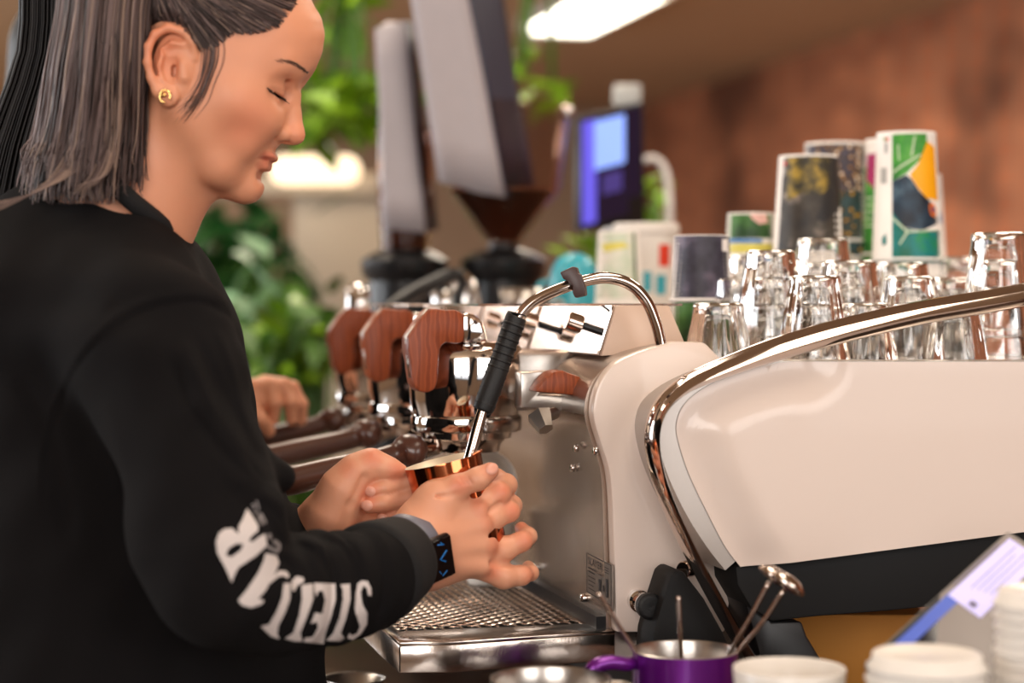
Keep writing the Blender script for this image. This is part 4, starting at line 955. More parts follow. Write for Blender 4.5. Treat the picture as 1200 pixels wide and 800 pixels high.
leafp = pm('print_leaf', [(.35, (22, 88, 28)), (.5, (58, 140, 46)), (.65, (96, 170, 60))], scale=30)
veinp = mat('print_vein', (196, 208, 178), .5); orangep = mat('print_orange', (246, 168, 16), .5, vary=.12, scale=30)
birdp = pm('print_bird', [(.36, (14, 18, 30)), (.52, (36, 58, 76)), (.68, (110, 136, 150))], scale=24)
tealp = pm('print_teal', [(.4, (12, 96, 74)), (.55, (20, 120, 120)), (.7, (30, 140, 60))], scale=30)
magp = mat('print_magenta', (168, 34, 96), .5, vary=.25, scale=40); redp = mat('print_red', (222, 60, 34), .5); greyp = mat('print_grey', (170, 166, 160), .5)
featp = pm('print_feather', [(.34, (34, 30, 40)), (.5, (58, 54, 68)), (.68, (116, 106, 124))], scale=28)
bluep = mat('print_blue', (60, 120, 180), .5); pinkp = mat('print_pink', (216, 170, 160), .5, vary=.1); greenp = pm('print_green', [(.4, (24, 60, 22)), (.6, (70, 120, 50))], scale=26)
yelp = mat('print_yellow', (216, 204, 96), .5); palep = pm('print_pale', [(.4, (196, 206, 184)), (.6, (228, 220, 208))], scale=30)
white_s = mat('print_white', (232, 224, 218), .5, vary=.02)
cup_stack(947, 183, 34, 2.30, .125, 1.20, 6, .021, 'tall paper cup printed with a dark tree and golden leaves',
    [('printed_panel', tree, [(919, 186), (992, 185), (996, 304), (911, 304)], 1), ('printed_foliage', gold, [(924, 187), (972, 186), (972, 222), (960, 232), (940, 228), (922, 238)], 2), ('printed_trunk', trunk, [(970, 186), (990, 185), (991, 230), (980, 250), (965, 262), (955, 258), (968, 235)], 2),
     ('printed_mark', redp, [(919, 191), (922, 191), (922, 195), (919, 195)], 2), ('printed_mark', greyp, [(918.5, 198), (920, 198), (919.5, 208), (918, 208)], 2)], 'plain lower paper cups nested under the dark tree cup')
cup_stack(978, 168, 34, 2.46, .13, 1.18, 6, .022, 'paper cup with white and gold dots, behind the dark tree cup',
    [('printed_panel', dots, [(945, 171), (1014, 171), (1016, 225), (944, 225)], 1), ('printed_panel', dotsb, [(944, 225), (1016, 225), (1020, 300), (943, 300)], 1)], 'plain lower paper cups nested under the dotted cup')
cup_stack(1062, 156, 34, 2.27, .155, 1.16, 5, .021, 'tallest paper cup, printed with green leaves, an orange fruit and a dark bird',
    [('printed_panel', leafp, [(1046, 160), (1085, 159), (1086, 172), (1078, 190), (1062, 206), (1046, 214)], 1), ('printed_vein', veinp, [(1047, 203), (1056, 196), (1066, 190), (1078, 183), (1079, 184.5), (1066, 192.5), (1056, 198.5), (1047, 205.5)], 2), ('printed_vein', veinp, [(1052, 172), (1053.5, 172), (1054.5, 190), (1053, 190)], 2), ('printed_vein', veinp, [(1067, 185), (1071, 162), (1072.5, 162), (1069, 186)], 2),
     ('printed_fruit', orangep, [(1086, 168), (1094, 174), (1098, 236), (1085, 234), (1075, 222), (1066, 207), (1076, 194)], 2), ('printed_bird', birdp, [(1046, 214), (1062, 207), (1068, 212), (1077, 226), (1090, 238), (1100, 262), (1080, 272), (1060, 268), (1050, 256), (1046, 250)], 1),
     ('printed_leaves', tealp, [(1046, 250), (1052, 258), (1062, 269), (1080, 273), (1103, 270), (1105, 308), (1046, 308)], 1), ('printed_vein', veinp, [(1047, 256), (1064, 272), (1096, 270), (1096, 271.5), (1064, 274), (1055, 288), (1053.5, 287), (1062, 273), (1046, 258)], 2),
     ('printed_ring', mat('print_ring', (236, 120, 30), .5), [(1089, 240), (1093, 239), (1096, 247), (1095, 256), (1090, 253), (1088, 246)], 3), ('printed_eye', mat('print_eye', (24, 50, 110), .5), [(1090.5, 243), (1093, 243), (1094.5, 248), (1093.5, 252), (1091, 250)], 4),
     ('printed_mark', redp, [(1039, 163), (1042, 163), (1042, 167), (1039, 167)], 2), ('printed_mark', leafp, [(1036.5, 163), (1039, 163), (1039, 167), (1036.5, 167)], 2), ('printed_text', greyp, [(1037, 169), (1041, 169), (1041, 181), (1037, 181)], 2), ('printed_text', greyp, [(1033, 198), (1040, 198), (1040, 216), (1033, 216)], 2), ('printed_mark', tealp, [(1034, 280), (1039, 274), (1040, 286), (1035, 289)], 2)], 'plain lower paper cups nested under the tallest printed cup')
cup_stack(1044, 164, 30, 2.43, .15, 1.16, 6, .022, 'magenta and green paper cup half hidden behind the tallest printed cup',
    [('printed_panel', leafp, [(1013, 196), (1060, 196), (1060, 310), (1009, 310)], 1), ('printed_flower', magp, [(1017, 182), (1035, 180), (1035, 228), (1026, 224), (1016, 212)], 2), ('printed_text', veinp, [(1012, 232), (1024, 232), (1024, 234), (1012, 234)], 2), ('printed_text', veinp, [(1012, 240), (1024, 240), (1024, 242), (1012, 242)], 2), ('printed_text', veinp, [(1012, 248), (1024, 248), (1024, 250), (1012, 250)], 2), ('printed_text', veinp, [(1012, 256), (1024, 256), (1024, 258), (1012, 258)], 2), ('printed_text', veinp, [(1012, 264), (1024, 264), (1024, 266), (1012, 266)], 2)], 'plain lower paper cups nested under the magenta and green cup')
cup_stack(1078, 205, 24, 2.58, .12, 1.25, 6, .022, 'white paper cup with blue marks right of the tallest printed cup',
    [('printed_mark', bluep, [(1092, 212), (1097, 212), (1099, 232), (1094, 232)], 1), ('printed_mark', bluep, [(1095, 250), (1101, 250), (1103, 262), (1097, 262)], 1)], 'plain lower paper cups nested under the white and blue cup')
cup_stack(880, 250, 27, 2.36, .08, 1.12, 4, .018, 'low paper cup with green and pink print left of the dark tree cup',
    [('printed_panel', greenp, [(854, 252), (906, 252), (908, 280), (853, 280)], 1), ('printed_flower', pinkp, [(878, 252), (898, 252), (900, 262), (890, 264), (882, 258)], 2), ('printed_band', bluep, [(853, 280), (893, 281), (893, 286), (853, 285)], 1), ('printed_band', yelp, [(853, 286), (905, 286), (905, 297), (853, 297)], 1)], 'plain lower paper cups nested under the green and pink cup')
cup_stack(822, 276, 32, 2.12, .0745, 1.12, 0, .02, 'dark purple feather printed paper cup with a small white tag',
    [('printed_panel', featp, [(788, 277), (858, 277), (862, 350), (782, 350)], 1), ('printed_tag', white_s, [(846, 281), (852, 281), (853, 295), (846, 295)], 2)], None)
cup_stack(822, 352.5, 33.5, 2.12, .0840, 1.10, 3, .02, 'green paper cup directly under the dark purple feather cup',
    [('printed_panel', greenp, [(789, 354), (855, 354), (857, 420), (786, 420)], 1)], 'plain lower paper cups nested under the green cup')
cup_stack(725, 271, 24, 2.50, .10, 1.16, 5, .02, 'pale green and white paper cup just behind the steam wand arch',
    [('printed_panel', palep, [(702, 273), (742, 273), (746, 350), (698, 350)], 1), ('printed_band', yelp, [(705, 286), (730, 284), (738, 290), (708, 296)], 2), ('printed_band', greenp, [(741, 273), (744, 273), (748, 350), (744, 350)], 2)], 'plain lower paper cups nested under the pale green cup')
# white tub and teal jug
def at0(px, Y, z): p = P(px, HZ, Y); return Vector((p.x, p.y, z))
c = at0(757, 2.68, DECK); zt = CZ+(HZ-262)/F*2.68
r = root('plastic_tub', 'white plastic tub with lid, red and teal marks, behind the pale green cup', 'tub', tuple(c))
tub = put('tub_wall', lathe([(0, 0), (.034, 0), (.037, .003), (.044, zt-DECK-.016), (.040, zt-DECK-.014), (0, zt-DECK-.014)], c, 40), paper_w, r, smooth='auto')
put('lid', lathe([(0, zt-DECK), (.044, zt-DECK), (.0475, zt-DECK-.002), (.0480, zt-DECK-.014), (.046, zt-DECK-.015), (0, zt-DECK-.0155)], c, 40), paper_w, r, smooth='auto')
for nm, m, a0, a1, y0, y1 in [('red_mark', redp, -1.2, -.75, 286, 312), ('teal_mark', teal, -1.75, -1.45, 318, 342), ('teal_mark', teal, -1.3, -.9, 322, 345)]:
    V, Fc = [], []
    for k in range(9):
        a_ = a0+(a1-a0)*k/8
        for y in (y0, y1):
            z = CZ+(HZ-y)/F*2.64; rr = .037+.007*(z-DECK)/(zt-DECK)+.0006; V.append(c+Vector((rr*math.cos(a_), rr*math.sin(a_), z-DECK)))
        if k: Fc.append([2*k-2, 2*k, 2*k+1, 2*k-1])
    put(nm, (V, Fc), m, tub, smooth=False)
c = at0(673, 2.74, DECK); hh = CZ+(HZ-296)/F*2.74-DECK
r = root('teal_jug', 'round shouldered teal ceramic jug behind the clip of the steam wand', 'jug', tuple(c))
put('jug_wall', lathe([(0, 0), (.030, 0), (.034, .004), (.037, hh*.4), (.037, hh*.72), (.033, hh*.86), (.024, hh*.95), (.012, hh*.99), (0, hh)], c, 40), teal, r)
put('handle', tube([c+Vector((-.034, 0, hh*.75)), c+Vector((-.052, 0, hh*.7)), c+Vector((-.053, 0, hh*.45)), c+Vector((-.035, 0, hh*.35))], .004, 10), teal, r)
# ---------------------------------------------------------------- behind the machine
# cups and jugs catching the light at the far end of the machine top
def pitcher(px, Y, z, h, r, m, label, cat, group=None, name='steel_jug'):
    c = at0(px, Y, z); t = root(name, label, cat, tuple(c), 0, group)
    put('bowl', lathe([(0, 0), (r*.95, 0), (r, .004), (r, h*.45), (r*.86, h*.8), (r*.9, h), (r*.86, h), (r*.82, h*.8), (r*.95, h*.4), (r*.9, .006), (0, .006)], c, 36), m, t)
    put('handle', tube([c+Vector((r*.9, -.01, h*.85)), c+Vector((r*1.6, -.02, h*.8)), c+Vector((r*1.6, -.02, h*.35)), c+Vector((r*.98, -.01, h*.25))], .003, 8), m, t)
pitcher(612, 2.70, DECK, .115, .036, steel, 'steel milk jug left of the teal jug on the far machine top', 'jug')
pitcher(648, 2.48, DECK, .085, .026, chrome, 'small shiny jug between the steel jug and the wand clip', 'jug')
pitcher(585, 2.84, CZ-.16, .17, .040, whitec, 'white jug blurred behind the near group paddle', 'jug') if False else None
fw = put('far_steam_wand', tube([P(532, 365, 2.72), P(541, 330, 2.72), P(530, 322, 2.71), P(500, 336, 2.69), P(470, 352, 2.66), P(440, 370, 2.63)], [.007, .007, .011, .012, .011, .005], 14), darkp, mr)
put('wand_pipe', tube([P(562, 400, 2.70), P(556, 340, 2.71), P(543, 322, 2.72), P(535, 327, 2.715)], .006, 12), chrome, fw)
for k, (x, y, Y) in enumerate([(520, 352, 2.72), (545, 345, 2.74), (420, 352, 2.62)]):
    put('chrome_fitting', lathe([(0, -.03), (.014, -.028), (.017, -.01), (.017, .02), (.010, .03), (0, .032)], tuple(P(x, y+6, Y)), 24), chrome, mr)
# grinders with hoppers and the two upended bags
def grinder(px, Y, label, rtop, ytop, ymid, rmid, ybot, rbot, beans_y, knob=False):
    c = at0(px, Y, cz); s = Y/F; Z = lambda y: CZ+(HZ-y)*s
    t = root('coffee_grinder', label, 'coffee grinder', tuple(c), TH, 'coffee grinders behind the machine')
    put('base', box(c+Vector((0, 0, .02)), (.14, .24, .04), RM, .006), darkp, t, smooth='auto')
    put('housing', lathe([(.055, .04), (.058, .05), (.058, Z(330)-cz), (.068, Z(322)-cz), (.070, Z(305)-cz), (.050, Z(296)-cz), (.024, Z(290)-cz), (.024, Z(ybot+1)-cz)], c, 32), darkp, t, smooth='auto')
    put('chute', box(c+LW(-.075, 0, .22), (.05, .05, .06), RM, .006), steel, t, smooth='auto')
    hp_ = put('hopper', lathe([(rbot*s, Z(ybot)-cz), (rmid*s, Z(ymid)-cz), (rtop*s, Z(ytop)-cz), (rtop*s-.003, Z(ytop)-cz), (rmid*s-.003, Z(ymid)-cz), (rbot*s-.003, Z(ybot)-cz)], c, 44), clearp, t, smooth='auto')
    f = (ymid-beans_y)/(ymid-ytop) if beans_y < ymid else 0
    rb_ = rmid+(rtop-rmid)*f
    put('beans', lathe([(0, Z(ybot-1)-cz), ((rbot-3)*s, Z(ybot-1)-cz), ((rmid-3)*s, Z(ymid)-cz), ((rb_-3)*s, Z(beans_y)-cz), (rb_*.6*s, Z(beans_y-2)-cz), (0, Z(beans_y-9)-cz)], c, 36), beans, hp_)
    return t
g1 = grinder(590, 3.02, 'black coffee grinder with a wide clear hopper of beans, left of the tablet', 78, 124, 222, 66, 284, 20, 226)
kn = P(664, 131, 3.0); put('hopper_knob', lathe([(0, -.012), (.009, -.008), (.012, 0), (.009, .008), (0, .012)], tuple(kn), 20), chrome, g1)
g2 = grinder(474, 3.00, 'dark coffee grinder with a brown straight hopper, behind the wooden paddles', 33, 150, 200, 33, 336, 26, 262)
def hull8(bot, top):
    V = [P(*p) for p in bot]+[P(*p) for p in top]; n = len(bot)
    Fc = [list(range(n))[::-1], list(range(n, 2*n))]+[[i, (i+1) % n, n+(i+1) % n, n+i] for i in range(n)]; return V, Fc
def soft(geo, m_idx, cuts=5, amp=.004):
    bm = bmesh.new(); vs = [bm.verts.new(v) for v in geo[0]]
    for f, i in zip(geo[1], m_idx): q = bm.faces.new([vs[k] for k in f]); q.material_index = i
    bmesh.ops.subdivide_edges(bm, edges=list(bm.edges), cuts=cuts, use_grid_fill=True)
    from mathutils import noise
    for v in bm.verts: v.co += noise.noise_vector(v.co*22)*amp
    bmesh.ops.recalc_face_normals(bm, faces=bm.faces); bm.verts.index_update(); return frombm(bm)
b1 = soft(hull8([(514, 212, 2.90), (592, 232, 2.92), (626, 218, 3.06), (552, 205, 3.08)], [(462, -110, 2.86), (528, -110, 2.88), (572, -110, 3.02), (510, -110, 3.04)]), [0, 0, 0, 1, 0, 1])
tag(put('coffee_bag', b1, [silverbag, navybag], None), 'large grey bag with navy side upended into the wide bean hopper', 'coffee bag', 'upended coffee bags')
b2 = soft(hull8([(450, 268, 2.95), (500, 272, 2.96), (514, 268, 3.04), (462, 262, 3.04)], [(440, 34, 2.93), (474, 24, 2.94), (484, 28, 3.00), (452, 26, 3.02)]), [0, 0, 0, 1, 0, 1])
tag(put('coffee_bag', b2, [silverbag, navybag], None), 'narrow grey bag with dark edge upended into the straight brown hopper', 'coffee bag', 'upended coffee bags')
# tablet on a stand
r = root('tablet_stand', 'dark tablet screen on an upright stand showing a blue window', 'tablet', tuple(at0(716, 3.3, cz)))
ca_, cb_, cc_, cd_ = P(677, 138, 3.28), P(754, 119, 3.34), P(757, 264, 3.34), P(677, 271, 3.28)
nn = (cb_-ca_).cross(cd_-ca_).normalized(); nn = nn if nn.y < 0 else -nn
tb_ = put('tablet_body', prism([ca_, cb_, cc_, cd_], -nn*.012, .002), darkp, r, smooth='auto')
def tq(s0, s1, t0, t1, off=.0015):
    f = lambda s, t: ca_+(cb_-ca_)*s+(cd_-ca_)*t+nn*off
    return [f(s0, t0), f(s1, t0), f(s1, t1), f(s0, t1)], [[0, 1, 2, 3]]
put('screen', tq(.05, .96, .03, .97), mat('tablet_screen', (18, 14, 30), .15, emit=(24, 18, 40), es=.6), tb_, smooth=False)
put('side_stripe', tq(.06, .27, .05, .96, .002), mat('screen_violet', (90, 80, 190), .3, emit=(84, 78, 200), es=.9), tb_, smooth=False)
put('window_pane', tq(.24, .70, .07, .50, .0025), mat('screen_blue', (130, 160, 230), .3, emit=(120, 150, 235), es=1.0), tb_, smooth=False)
put('dim_picture', tq(.36, .66, .56, .74, .0025), mat('screen_dim', (60, 50, 110), .3, emit=(56, 46, 110), es=.7), tb_, smooth=False)
put('stand_pole', cyl(at0(716, 3.34, cz), P(716, 200, 3.36), .012), steel, r, smooth='auto')
put('stand_foot', lathe([(.0, 0), (.08, 0), (.08, .006), (.02, .012), (0, .012)], tuple(at0(716, 3.34, cz)), 32), steel, r, smooth='auto')
put('cable', tube([P(752, 188, 3.36), P(768, 186, 3.36), P(780, 200, 3.36), P(784, 228, 3.36), P(785, 262, 3.36), P(788, 420, 3.40), P(775, 565, 3.42), P(745, 615, 3.38)], .0065, 10), paper_w, r)
put('mount_clip', box(P(735, 112, 3.37), (.05, .03, .04), None, .006), mat('pale_grey', (176, 176, 172), .5), r, smooth='auto')
# ---------------------------------------------------------------- plants and the pale partition
def leaf_mesh(name, m, L_=1.0, W=.45):
    V, Fc = [], []; n = 8
    for i in range(n+1):
        t = i/n; w_ = W*math.sin(math.pi*t**.75)*.5; z = -.25*t*t
        V += [Vector((t*L_, -w_, z+.25*w_)), Vector((t*L_, 0, z)), Vector((t*L_, w_, z+.25*w_))]
        if i: b = 3*i; Fc += [[b-3, b-2, b+1, b], [b-2, b-1, b+2, b+1]]
    me = bpy.data.meshes.new(name); me.from_pydata([tuple(v) for v in V], [], Fc); me.materials.append(m); me.polygons.foreach_set('use_smooth', [True]*len(Fc)); return me
LM = [leaf_mesh('leaf', m) for m in leafs]
def plant(name, label, pot, leaves, group=None, potr=.10, poth=.18):
    """leaves: (px, py, Y, size m, material, count, spread px x, y)"""
    pt_ = at0(pot[0], pot[2], 0); base = Vector((pt_.x, pt_.y, pot[1]))
    r = root(name, label, 'plant', tuple(base), 0, group)
    if potr:
        p_ = put('pot', lathe([(0, 0), (potr*.75, 0), (potr, poth), (potr*1.06, poth), (potr*1.06, poth*.9), (potr*.93, poth*.85), (0, poth*.85)], base, 32), potm, r, smooth='auto')
    M = WM[r.name].inverted(); st = []
    for px, py, Y, sz, mi, n, sx, sy in leaves:
        for k in range(n):
            a, b = random.gauss(0, .5), random.gauss(0, .5); p = P(px+a*sx, py+b*sy, Y+random.uniform(-.12, .12))
            o = bpy.data.objects.new('leaf', LM[mi]); C.objects.link(o); o.parent = r
            q = M @ p; o.location = q; s_ = sz*random.uniform(.7, 1.25); o.scale = (s_,)*3
            o.rotation_euler = (random.uniform(-.9, .9), random.uniform(-.9, .9), random.uniform(0, 6.28))
            st.append(p)
    g = [tube([base+Vector((0, 0, poth*.8)), (base+p)/2+Vector((0, 0, .05)), p], .004, 5, 2) for p in st[::3]]
    put('stem', join(*g), leafs[3], r)
    return r
struct_ = mat('pale_partition', (196, 182, 164), .8, vary=.05, scale=3)
r = root('low_partition', 'pale upright partition panel behind the grinders', 'partition', (P(400, 0, 5.2).x, 5.2, 0), 0)
zt_ = CZ+(HZ-205)/F*5.2
put('panel', box(((P(345, 0, 5.2).x+P(470, 0, 5.2).x)/2, 5.2, zt_/2), (P(470, 0, 5.2).x-P(345, 0, 5.2).x, .06, zt_), None, .005), struct_, r, smooth='auto')
put('ledge', box(((P(215, 0, 5.2).x+P(470, 0, 5.2).x)/2, 5.2, zt_+.012-.045), (P(470, 0, 5.2).x-P(215, 0, 5.2).x, .16, .05), None, .005), struct_, r, smooth='auto')
put('post', box((P(225, 0, 5.2).x, 5.2, zt_/2), (.05, .05, zt_-.07), None, .004), struct_, r, smooth='auto')
lz = P(370, 200, 5.1); r = root('table_lamp', 'glowing cream lamp shade lying low on the pale partition ledge', 'lamp', (lz.x, 5.15, zt_))
put('lamp_shade', box(lz, (.235, .12, .075), None, .034, 5), mat('lamp_glow', (255, 236, 205), .5, emit=(255, 228, 190), es=1.5), r, smooth='auto')
put('lamp_foot', box((lz.x, 5.15, zt_), (.12, .08, .02), None, .004), struct_, r, smooth='auto')
plant('leafy_bush', 'dense dark green bush below the woman\'s chin', (275, .0, 4.9), [(275, 300, 4.8, .11, 0, 110, 75, 70), (235, 300, 4.8, .1, 0, 40, 40, 60), (300, 370, 4.8, .1, 3, 40, 60, 40)], potr=.16, poth=.9)
plant('broad_leaf_plant', 'plant with large pale grey-green leaves, left of the wooden paddles', (300, .0, 4.2), [(312, 345, 4.1, .14, 2, 11, 26, 44), (295, 395, 4.1, .12, 2, 7, 20, 30)], potr=.12, poth=.9)
plant('yellow_green_bush', 'yellow-green bush directly left of the far wooden paddle', (360, .0, 3.9), [(355, 400, 3.8, .085, 1, 50, 40, 36), (372, 378, 3.8, .08, 3, 30, 34, 28), (330, 420, 3.8, .08, 3, 40, 50, 40)], potr=.12, poth=.85)
hb_ = P(395, -60, 4.0)
def hang(name, label, x, y, Y, leaves):
    p = P(x, y, Y); r = plant(name, label, (x, p.z, Y), leaves, potr=.09, poth=.12)
    M = WM[r.name]; put('hanger', cyl(p+Vector((0, 0, .1)), (p.x, p.y, H), .003), darkp, r); return r
hang('trailing_plant', 'bright green trailing plant hanging beside the woman\'s forehead and nose', 405, -80, 4.1, [(385, 128, 4.0, .13, 1, 22, 38, 26), (430, 115, 4.0, .13, 1, 16, 22, 38), (400, 15, 4.0, .10, 1, 14, 24, 30), (368, 135, 4.0, .10, 3, 8, 18, 22)])
hang('trailing_plant', 'small green trailing plant hanging behind the navy bag edge', 640, -140, 4.4, [(612, 78, 4.4, .09, 1, 7, 16, 16), (640, 106, 4.4, .09, 1, 9, 26, 18)])
plant('potted_herb', 'small bright green herb behind the tablet cable', (765, cz, 3.75), [(768, 240, 3.75, .05, 1, 18, 14, 40), (690, 290, 3.75, .06, 1, 18, 30, 22), (735, 310, 3.75, .06, 3, 24, 50, 40)], potr=.06, poth=.25)
# white shelf seen under the far hand
# ---------------------------------------------------------------- the colleague at the far group
def sub(pts, k=.006): return ch(pts, k)
hand2 = sub([(262, 500, 2.34, 26), (296, 468, 2.36, 22)], .02)+sub([(296, 468, 2.36, 22), (316, 460, 2.37, 20)], .01)
hand2 += sub([(300, 455, 2.35, 11), (318, 452, 2.35, 9.5), (322, 472, 2.345, 8.5), (320, 492, 2.35, 7)], .004)
hand2 += sub([(310, 450, 2.36, 11), (332, 452, 2.36, 9.5), (341, 472, 2.355, 8.5), (342, 492, 2.36, 7)], .004)
hand2 += sub([(315, 450, 2.38, 10), (342, 455, 2.38, 9), (353, 474, 2.375, 8), (353, 492, 2.38, 7)], .004)
hand2 += sub([(312, 456, 2.40, 9), (334, 462, 2.41, 8), (344, 478, 2.41, 7), (346, 492, 2.41, 6)], .004)
hand2 += sub([(290, 475, 2.34, 12), (305, 492, 2.33, 9), (315, 505, 2.34, 7.5)], .006)
head2 = [(ellip(P(120, 62, 2.45), (.085, .075, .10)), .02, 1), (ellip(P(150, 92, 2.45), (.055, .055, .07)), .03, 1), (capsule(P(200, 98, 2.45), P(203, 106, 2.45), .008, .010), .01, 1), (capsule(P(120, 120, 2.45), P(95, 225, 2.45), .050, .058), .02, 1)]
bx2 = P(90, 0, 2.45)
core2 = [(capsule(P(90, 260, 2.45), P(90, 560, 2.45), .08, .10), .03, 1), (capsule(P(90, 300, 2.32), P(140, 520, 2.28), .032, .03), .02, 1), (capsule(P(140, 520, 2.28), P(262, 500, 2.34), .028, .026), .02, 1)]
for s in (-1, 1): core2 += [(capsule((bx2.x, 2.45+s*.09, .88), (bx2.x, 2.45+s*.09, .10), .07, .035), .02, 1)]
pr2 = root('person', 'colleague in black standing behind her, only one hand showing over the far portafilters', 'person', (bx2.x, 2.45, 0))
v1_, f1_ = sdf_mesh(hand2, .0018); v2_, f2_ = sdf_mesh(head2, .003); v3_, f3_ = sdf_mesh(core2, .009)
b2_ = put('body', join((v1_, f1_), (v2_, f2_), (v3_, f3_)), skin, pr2)
ca2 = b2_.data.attributes.new('tone', 'FLOAT_COLOR', 'POINT'); ca2.data.foreach_set('color', [1.0]*4*len(b2_.data.vertices))
put('hair', sdf_mesh([(ellip(P(112, 48, 2.45), (.092, .084, .10)), .02, 1), (capsule(P(75, 60, 2.45), P(40, 230, 2.47), .07, .05), .03, 1), (ellip(P(185, 95, 2.45), (.06, .1, .06)), .01, -1)], .004), hairm[4], pr2)
tops = [(ellip(P(90, 300, 2.45), (.11, .19, .09)), .05, 1), (capsule(P(90, 320, 2.45), P(90, 620, 2.45), .13, .14), .05, 1), (capsule(P(95, 290, 2.32), P(140, 520, 2.28), .07, .055), .04, 1), (capsule(P(140, 520, 2.28), P(264, 498, 2.345), .052, .036), .03, 1), (capsule(P(95, 300, 2.60), P(110, 560, 2.62), .07, .05), .04, 1)]
put('sweatshirt', sdf_mesh(tops, .007), cloth, pr2)
put('trousers', sdf_mesh([(capsule((bx2.x, 2.45+s*.09, .95), (bx2.x, 2.45+s*.09, .07), .09, .055), .03, 1) for s in (-1, 1)], .01), cloth, pr2)
for s in (-1, 1): put('shoe', sdf_mesh([(capsule((bx2.x-.04, 2.45+s*.09, .05), (bx2.x+.15, 2.45+s*.09, .036), .045, .035), .02, 1)], .006), rubber, pr2)
# ---------------------------------------------------------------- the copper jug being held
jc = P(519, 539, 1.752); ja = Vector((-.235, -.02, 1)).normalized(); Rj = axis(ja); hj = .088; rj = .0365
jb = jc-ja*hj
r = root('milk_jug', 'small polished copper milk jug held tilted in both hands under the wand', 'jug', tuple(jb))
wall = put('jug_wall', lathe([(0, 0), (rj*1.05, 0), (rj*1.12, .004), (rj*1.12, .020), (rj*1.02, .045), (rj*.97, .066), (rj*1.0, hj-.002), (rj*.995, hj)], jb, 56, Rj), copper, r, smooth='auto')
put('lining', lathe([(rj*.995, hj), (rj*.97, hj), (rj*.94, .066), (rj*.99, .045), (rj*1.08, .02), (0, .004)], jb, 56, Rj), inner_steel, wall)
put('milk', lathe([(0, .072), (rj*.945, .072)], jb, 48, Rj), milk, wall)
ex = Rj @ Vector((1, 0, 0)); ex = Vector((-1, .42, 0)); ex = (ex-ja*ex.dot(ja)).normalized()
hpts = [jb+ja*(hj-.006)+ex*rj*.97, jb+ja*(hj-.004)+ex*(rj+.012), jb+ja*(hj-.020)+ex*(rj+.022), jb+ja*(hj*.45)+ex*(rj+.021), jb+ja*(hj*.25)+ex*(rj+.010), jb+ja*(hj*.20)+ex*rj*1.1]
put('handle', tube(hpts, .0030, 10), copper, r)
sp = -ex
put('spout_lip', tube([jc+sp*rj*.86+Vector((0, .010, 0)), jc+sp*(rj+.005)+ja*.002, jc+sp*rj*.86+Vector((0, -.012, 0))], .0010, 8), copper, wall)
# pale dish leaning on the splash panel behind the jug
dc = P(568, 566, 2.04); da = (Vector((.25, -1, .10))).normalized()
tag(put('white_cup', lathe([(0, -.060), (.020, -.060), (.022, -.0605), (.034, -.03), (.0355, 0), (.0365, .001), (.0350, .001), (.0325, -.028), (.020, -.056), (0, -.057)], dc-Vector((0, 0, 0)), 48, axis(da)), whitec, None), 'white cup tipped on its side with its round mouth showing behind the copper jug', 'cup')
uc = at0(572, 2.085, TZ+.0008); uh = P(568, 566, 2.04).z-.0368-uc.z
tag(put('white_cup', lathe([(0, 0), (.022, 0), (.023, .003), (.030, uh), (.0285, uh), (.021, .006), (0, .006)], uc, 40), whitec, None), 'white cup standing upright on the drip tray behind the fingers, under the tipped cup', 'cup')
# ---------------------------------------------------------------- foreground
def on_counter(px, Y): return at0(px, Y, cz+.0005)
c = on_counter(803, 1.585); hh = CZ+(HZ-761)/F*1.585-c.z; rp_ = 62*1.585/F
r = root('purple_jug', 'purple enamelled steel jug holding spoons in the foreground', 'jug', tuple(c))
pw = put('jug_wall', lathe([(0, 0), (rp_*1.04, 0), (rp_*1.08, .005), (rp_*1.06, .03), (rp_, hh*.7), (rp_, hh)], c, 56), purple, r, smooth='auto')
put('steel_lining', lathe([(rp_, hh), (rp_-.0012, hh+.0006), (rp_-.002, hh-.001), (rp_-.002, hh*.7), (rp_, .03), (0, .004)], c, 56), steel, pw, smooth='auto')
put('handle', tube([c+Vector((-rp_*.98, -.004, hh-.010)), P(735, 778, 1.57), P(715, 776, 1.565), P(696, 782, 1.56), P(690, 800, 1.56), P(694, 850, 1.565), P(728, 885, 1.575)], [.0055, .006, .0065, .0065, .006, .006, .004], 12), purple, r)
def spoon(rod, bowl_c, ax_l, ax_s, tilt, label, name='steel_spoon'):
    r_ = root(name, label, 'spoon', tuple(P(*rod[-1])))
    put('spoon_handle', tube([P(*p) for p in rod], .0020, 10, 4), chrome_w, r_)
    if bowl_c:
        R = Matrix.Rotation(tilt, 3, 'Y')
        V, Fc = lathe([(0, .0030), (.5, .0026), (.85, .0013), (1, .0), (.9, -.0008), (.5, -.0016), (0, -.0019)], (0, 0, 0), 32)
        V = [R @ Vector((v.x*ax_l, v.y*ax_s, v.z*2.6)) + P(*bowl_c) for v in V]
        put('spoon_bowl', (V, Fc), chrome_w, r_)
spoon([(901, 682, 1.56), (880, 722, 1.57), (856, 762, 1.585), (828, 812, 1.60)], (909, 676, 1.556), .0165, .011, math.radians(33), 'steel spoon with rounded bowl, left of the leaning pair')
spoon([(919, 690, 1.55), (893, 730, 1.56), (864, 764, 1.575), (834, 812, 1.585)], (923, 684, 1.545), .0165, .011, math.radians(36), 'steel spoon with rounded bowl, right of the leaning pair')
spoon([(701, 695, 1.555), (712, 712, 1.56), (744, 762, 1.57), (775, 806, 1.58)], None, 0, 0, 0, 'thin steel rod leaning left out of the purple jug')
spoon([(795, 699, 1.575), (796, 720, 1.578), (798, 762, 1.585), (800, 805, 1.588)], None, 0, 0, 0, 'thin steel rod standing upright in the purple jug')
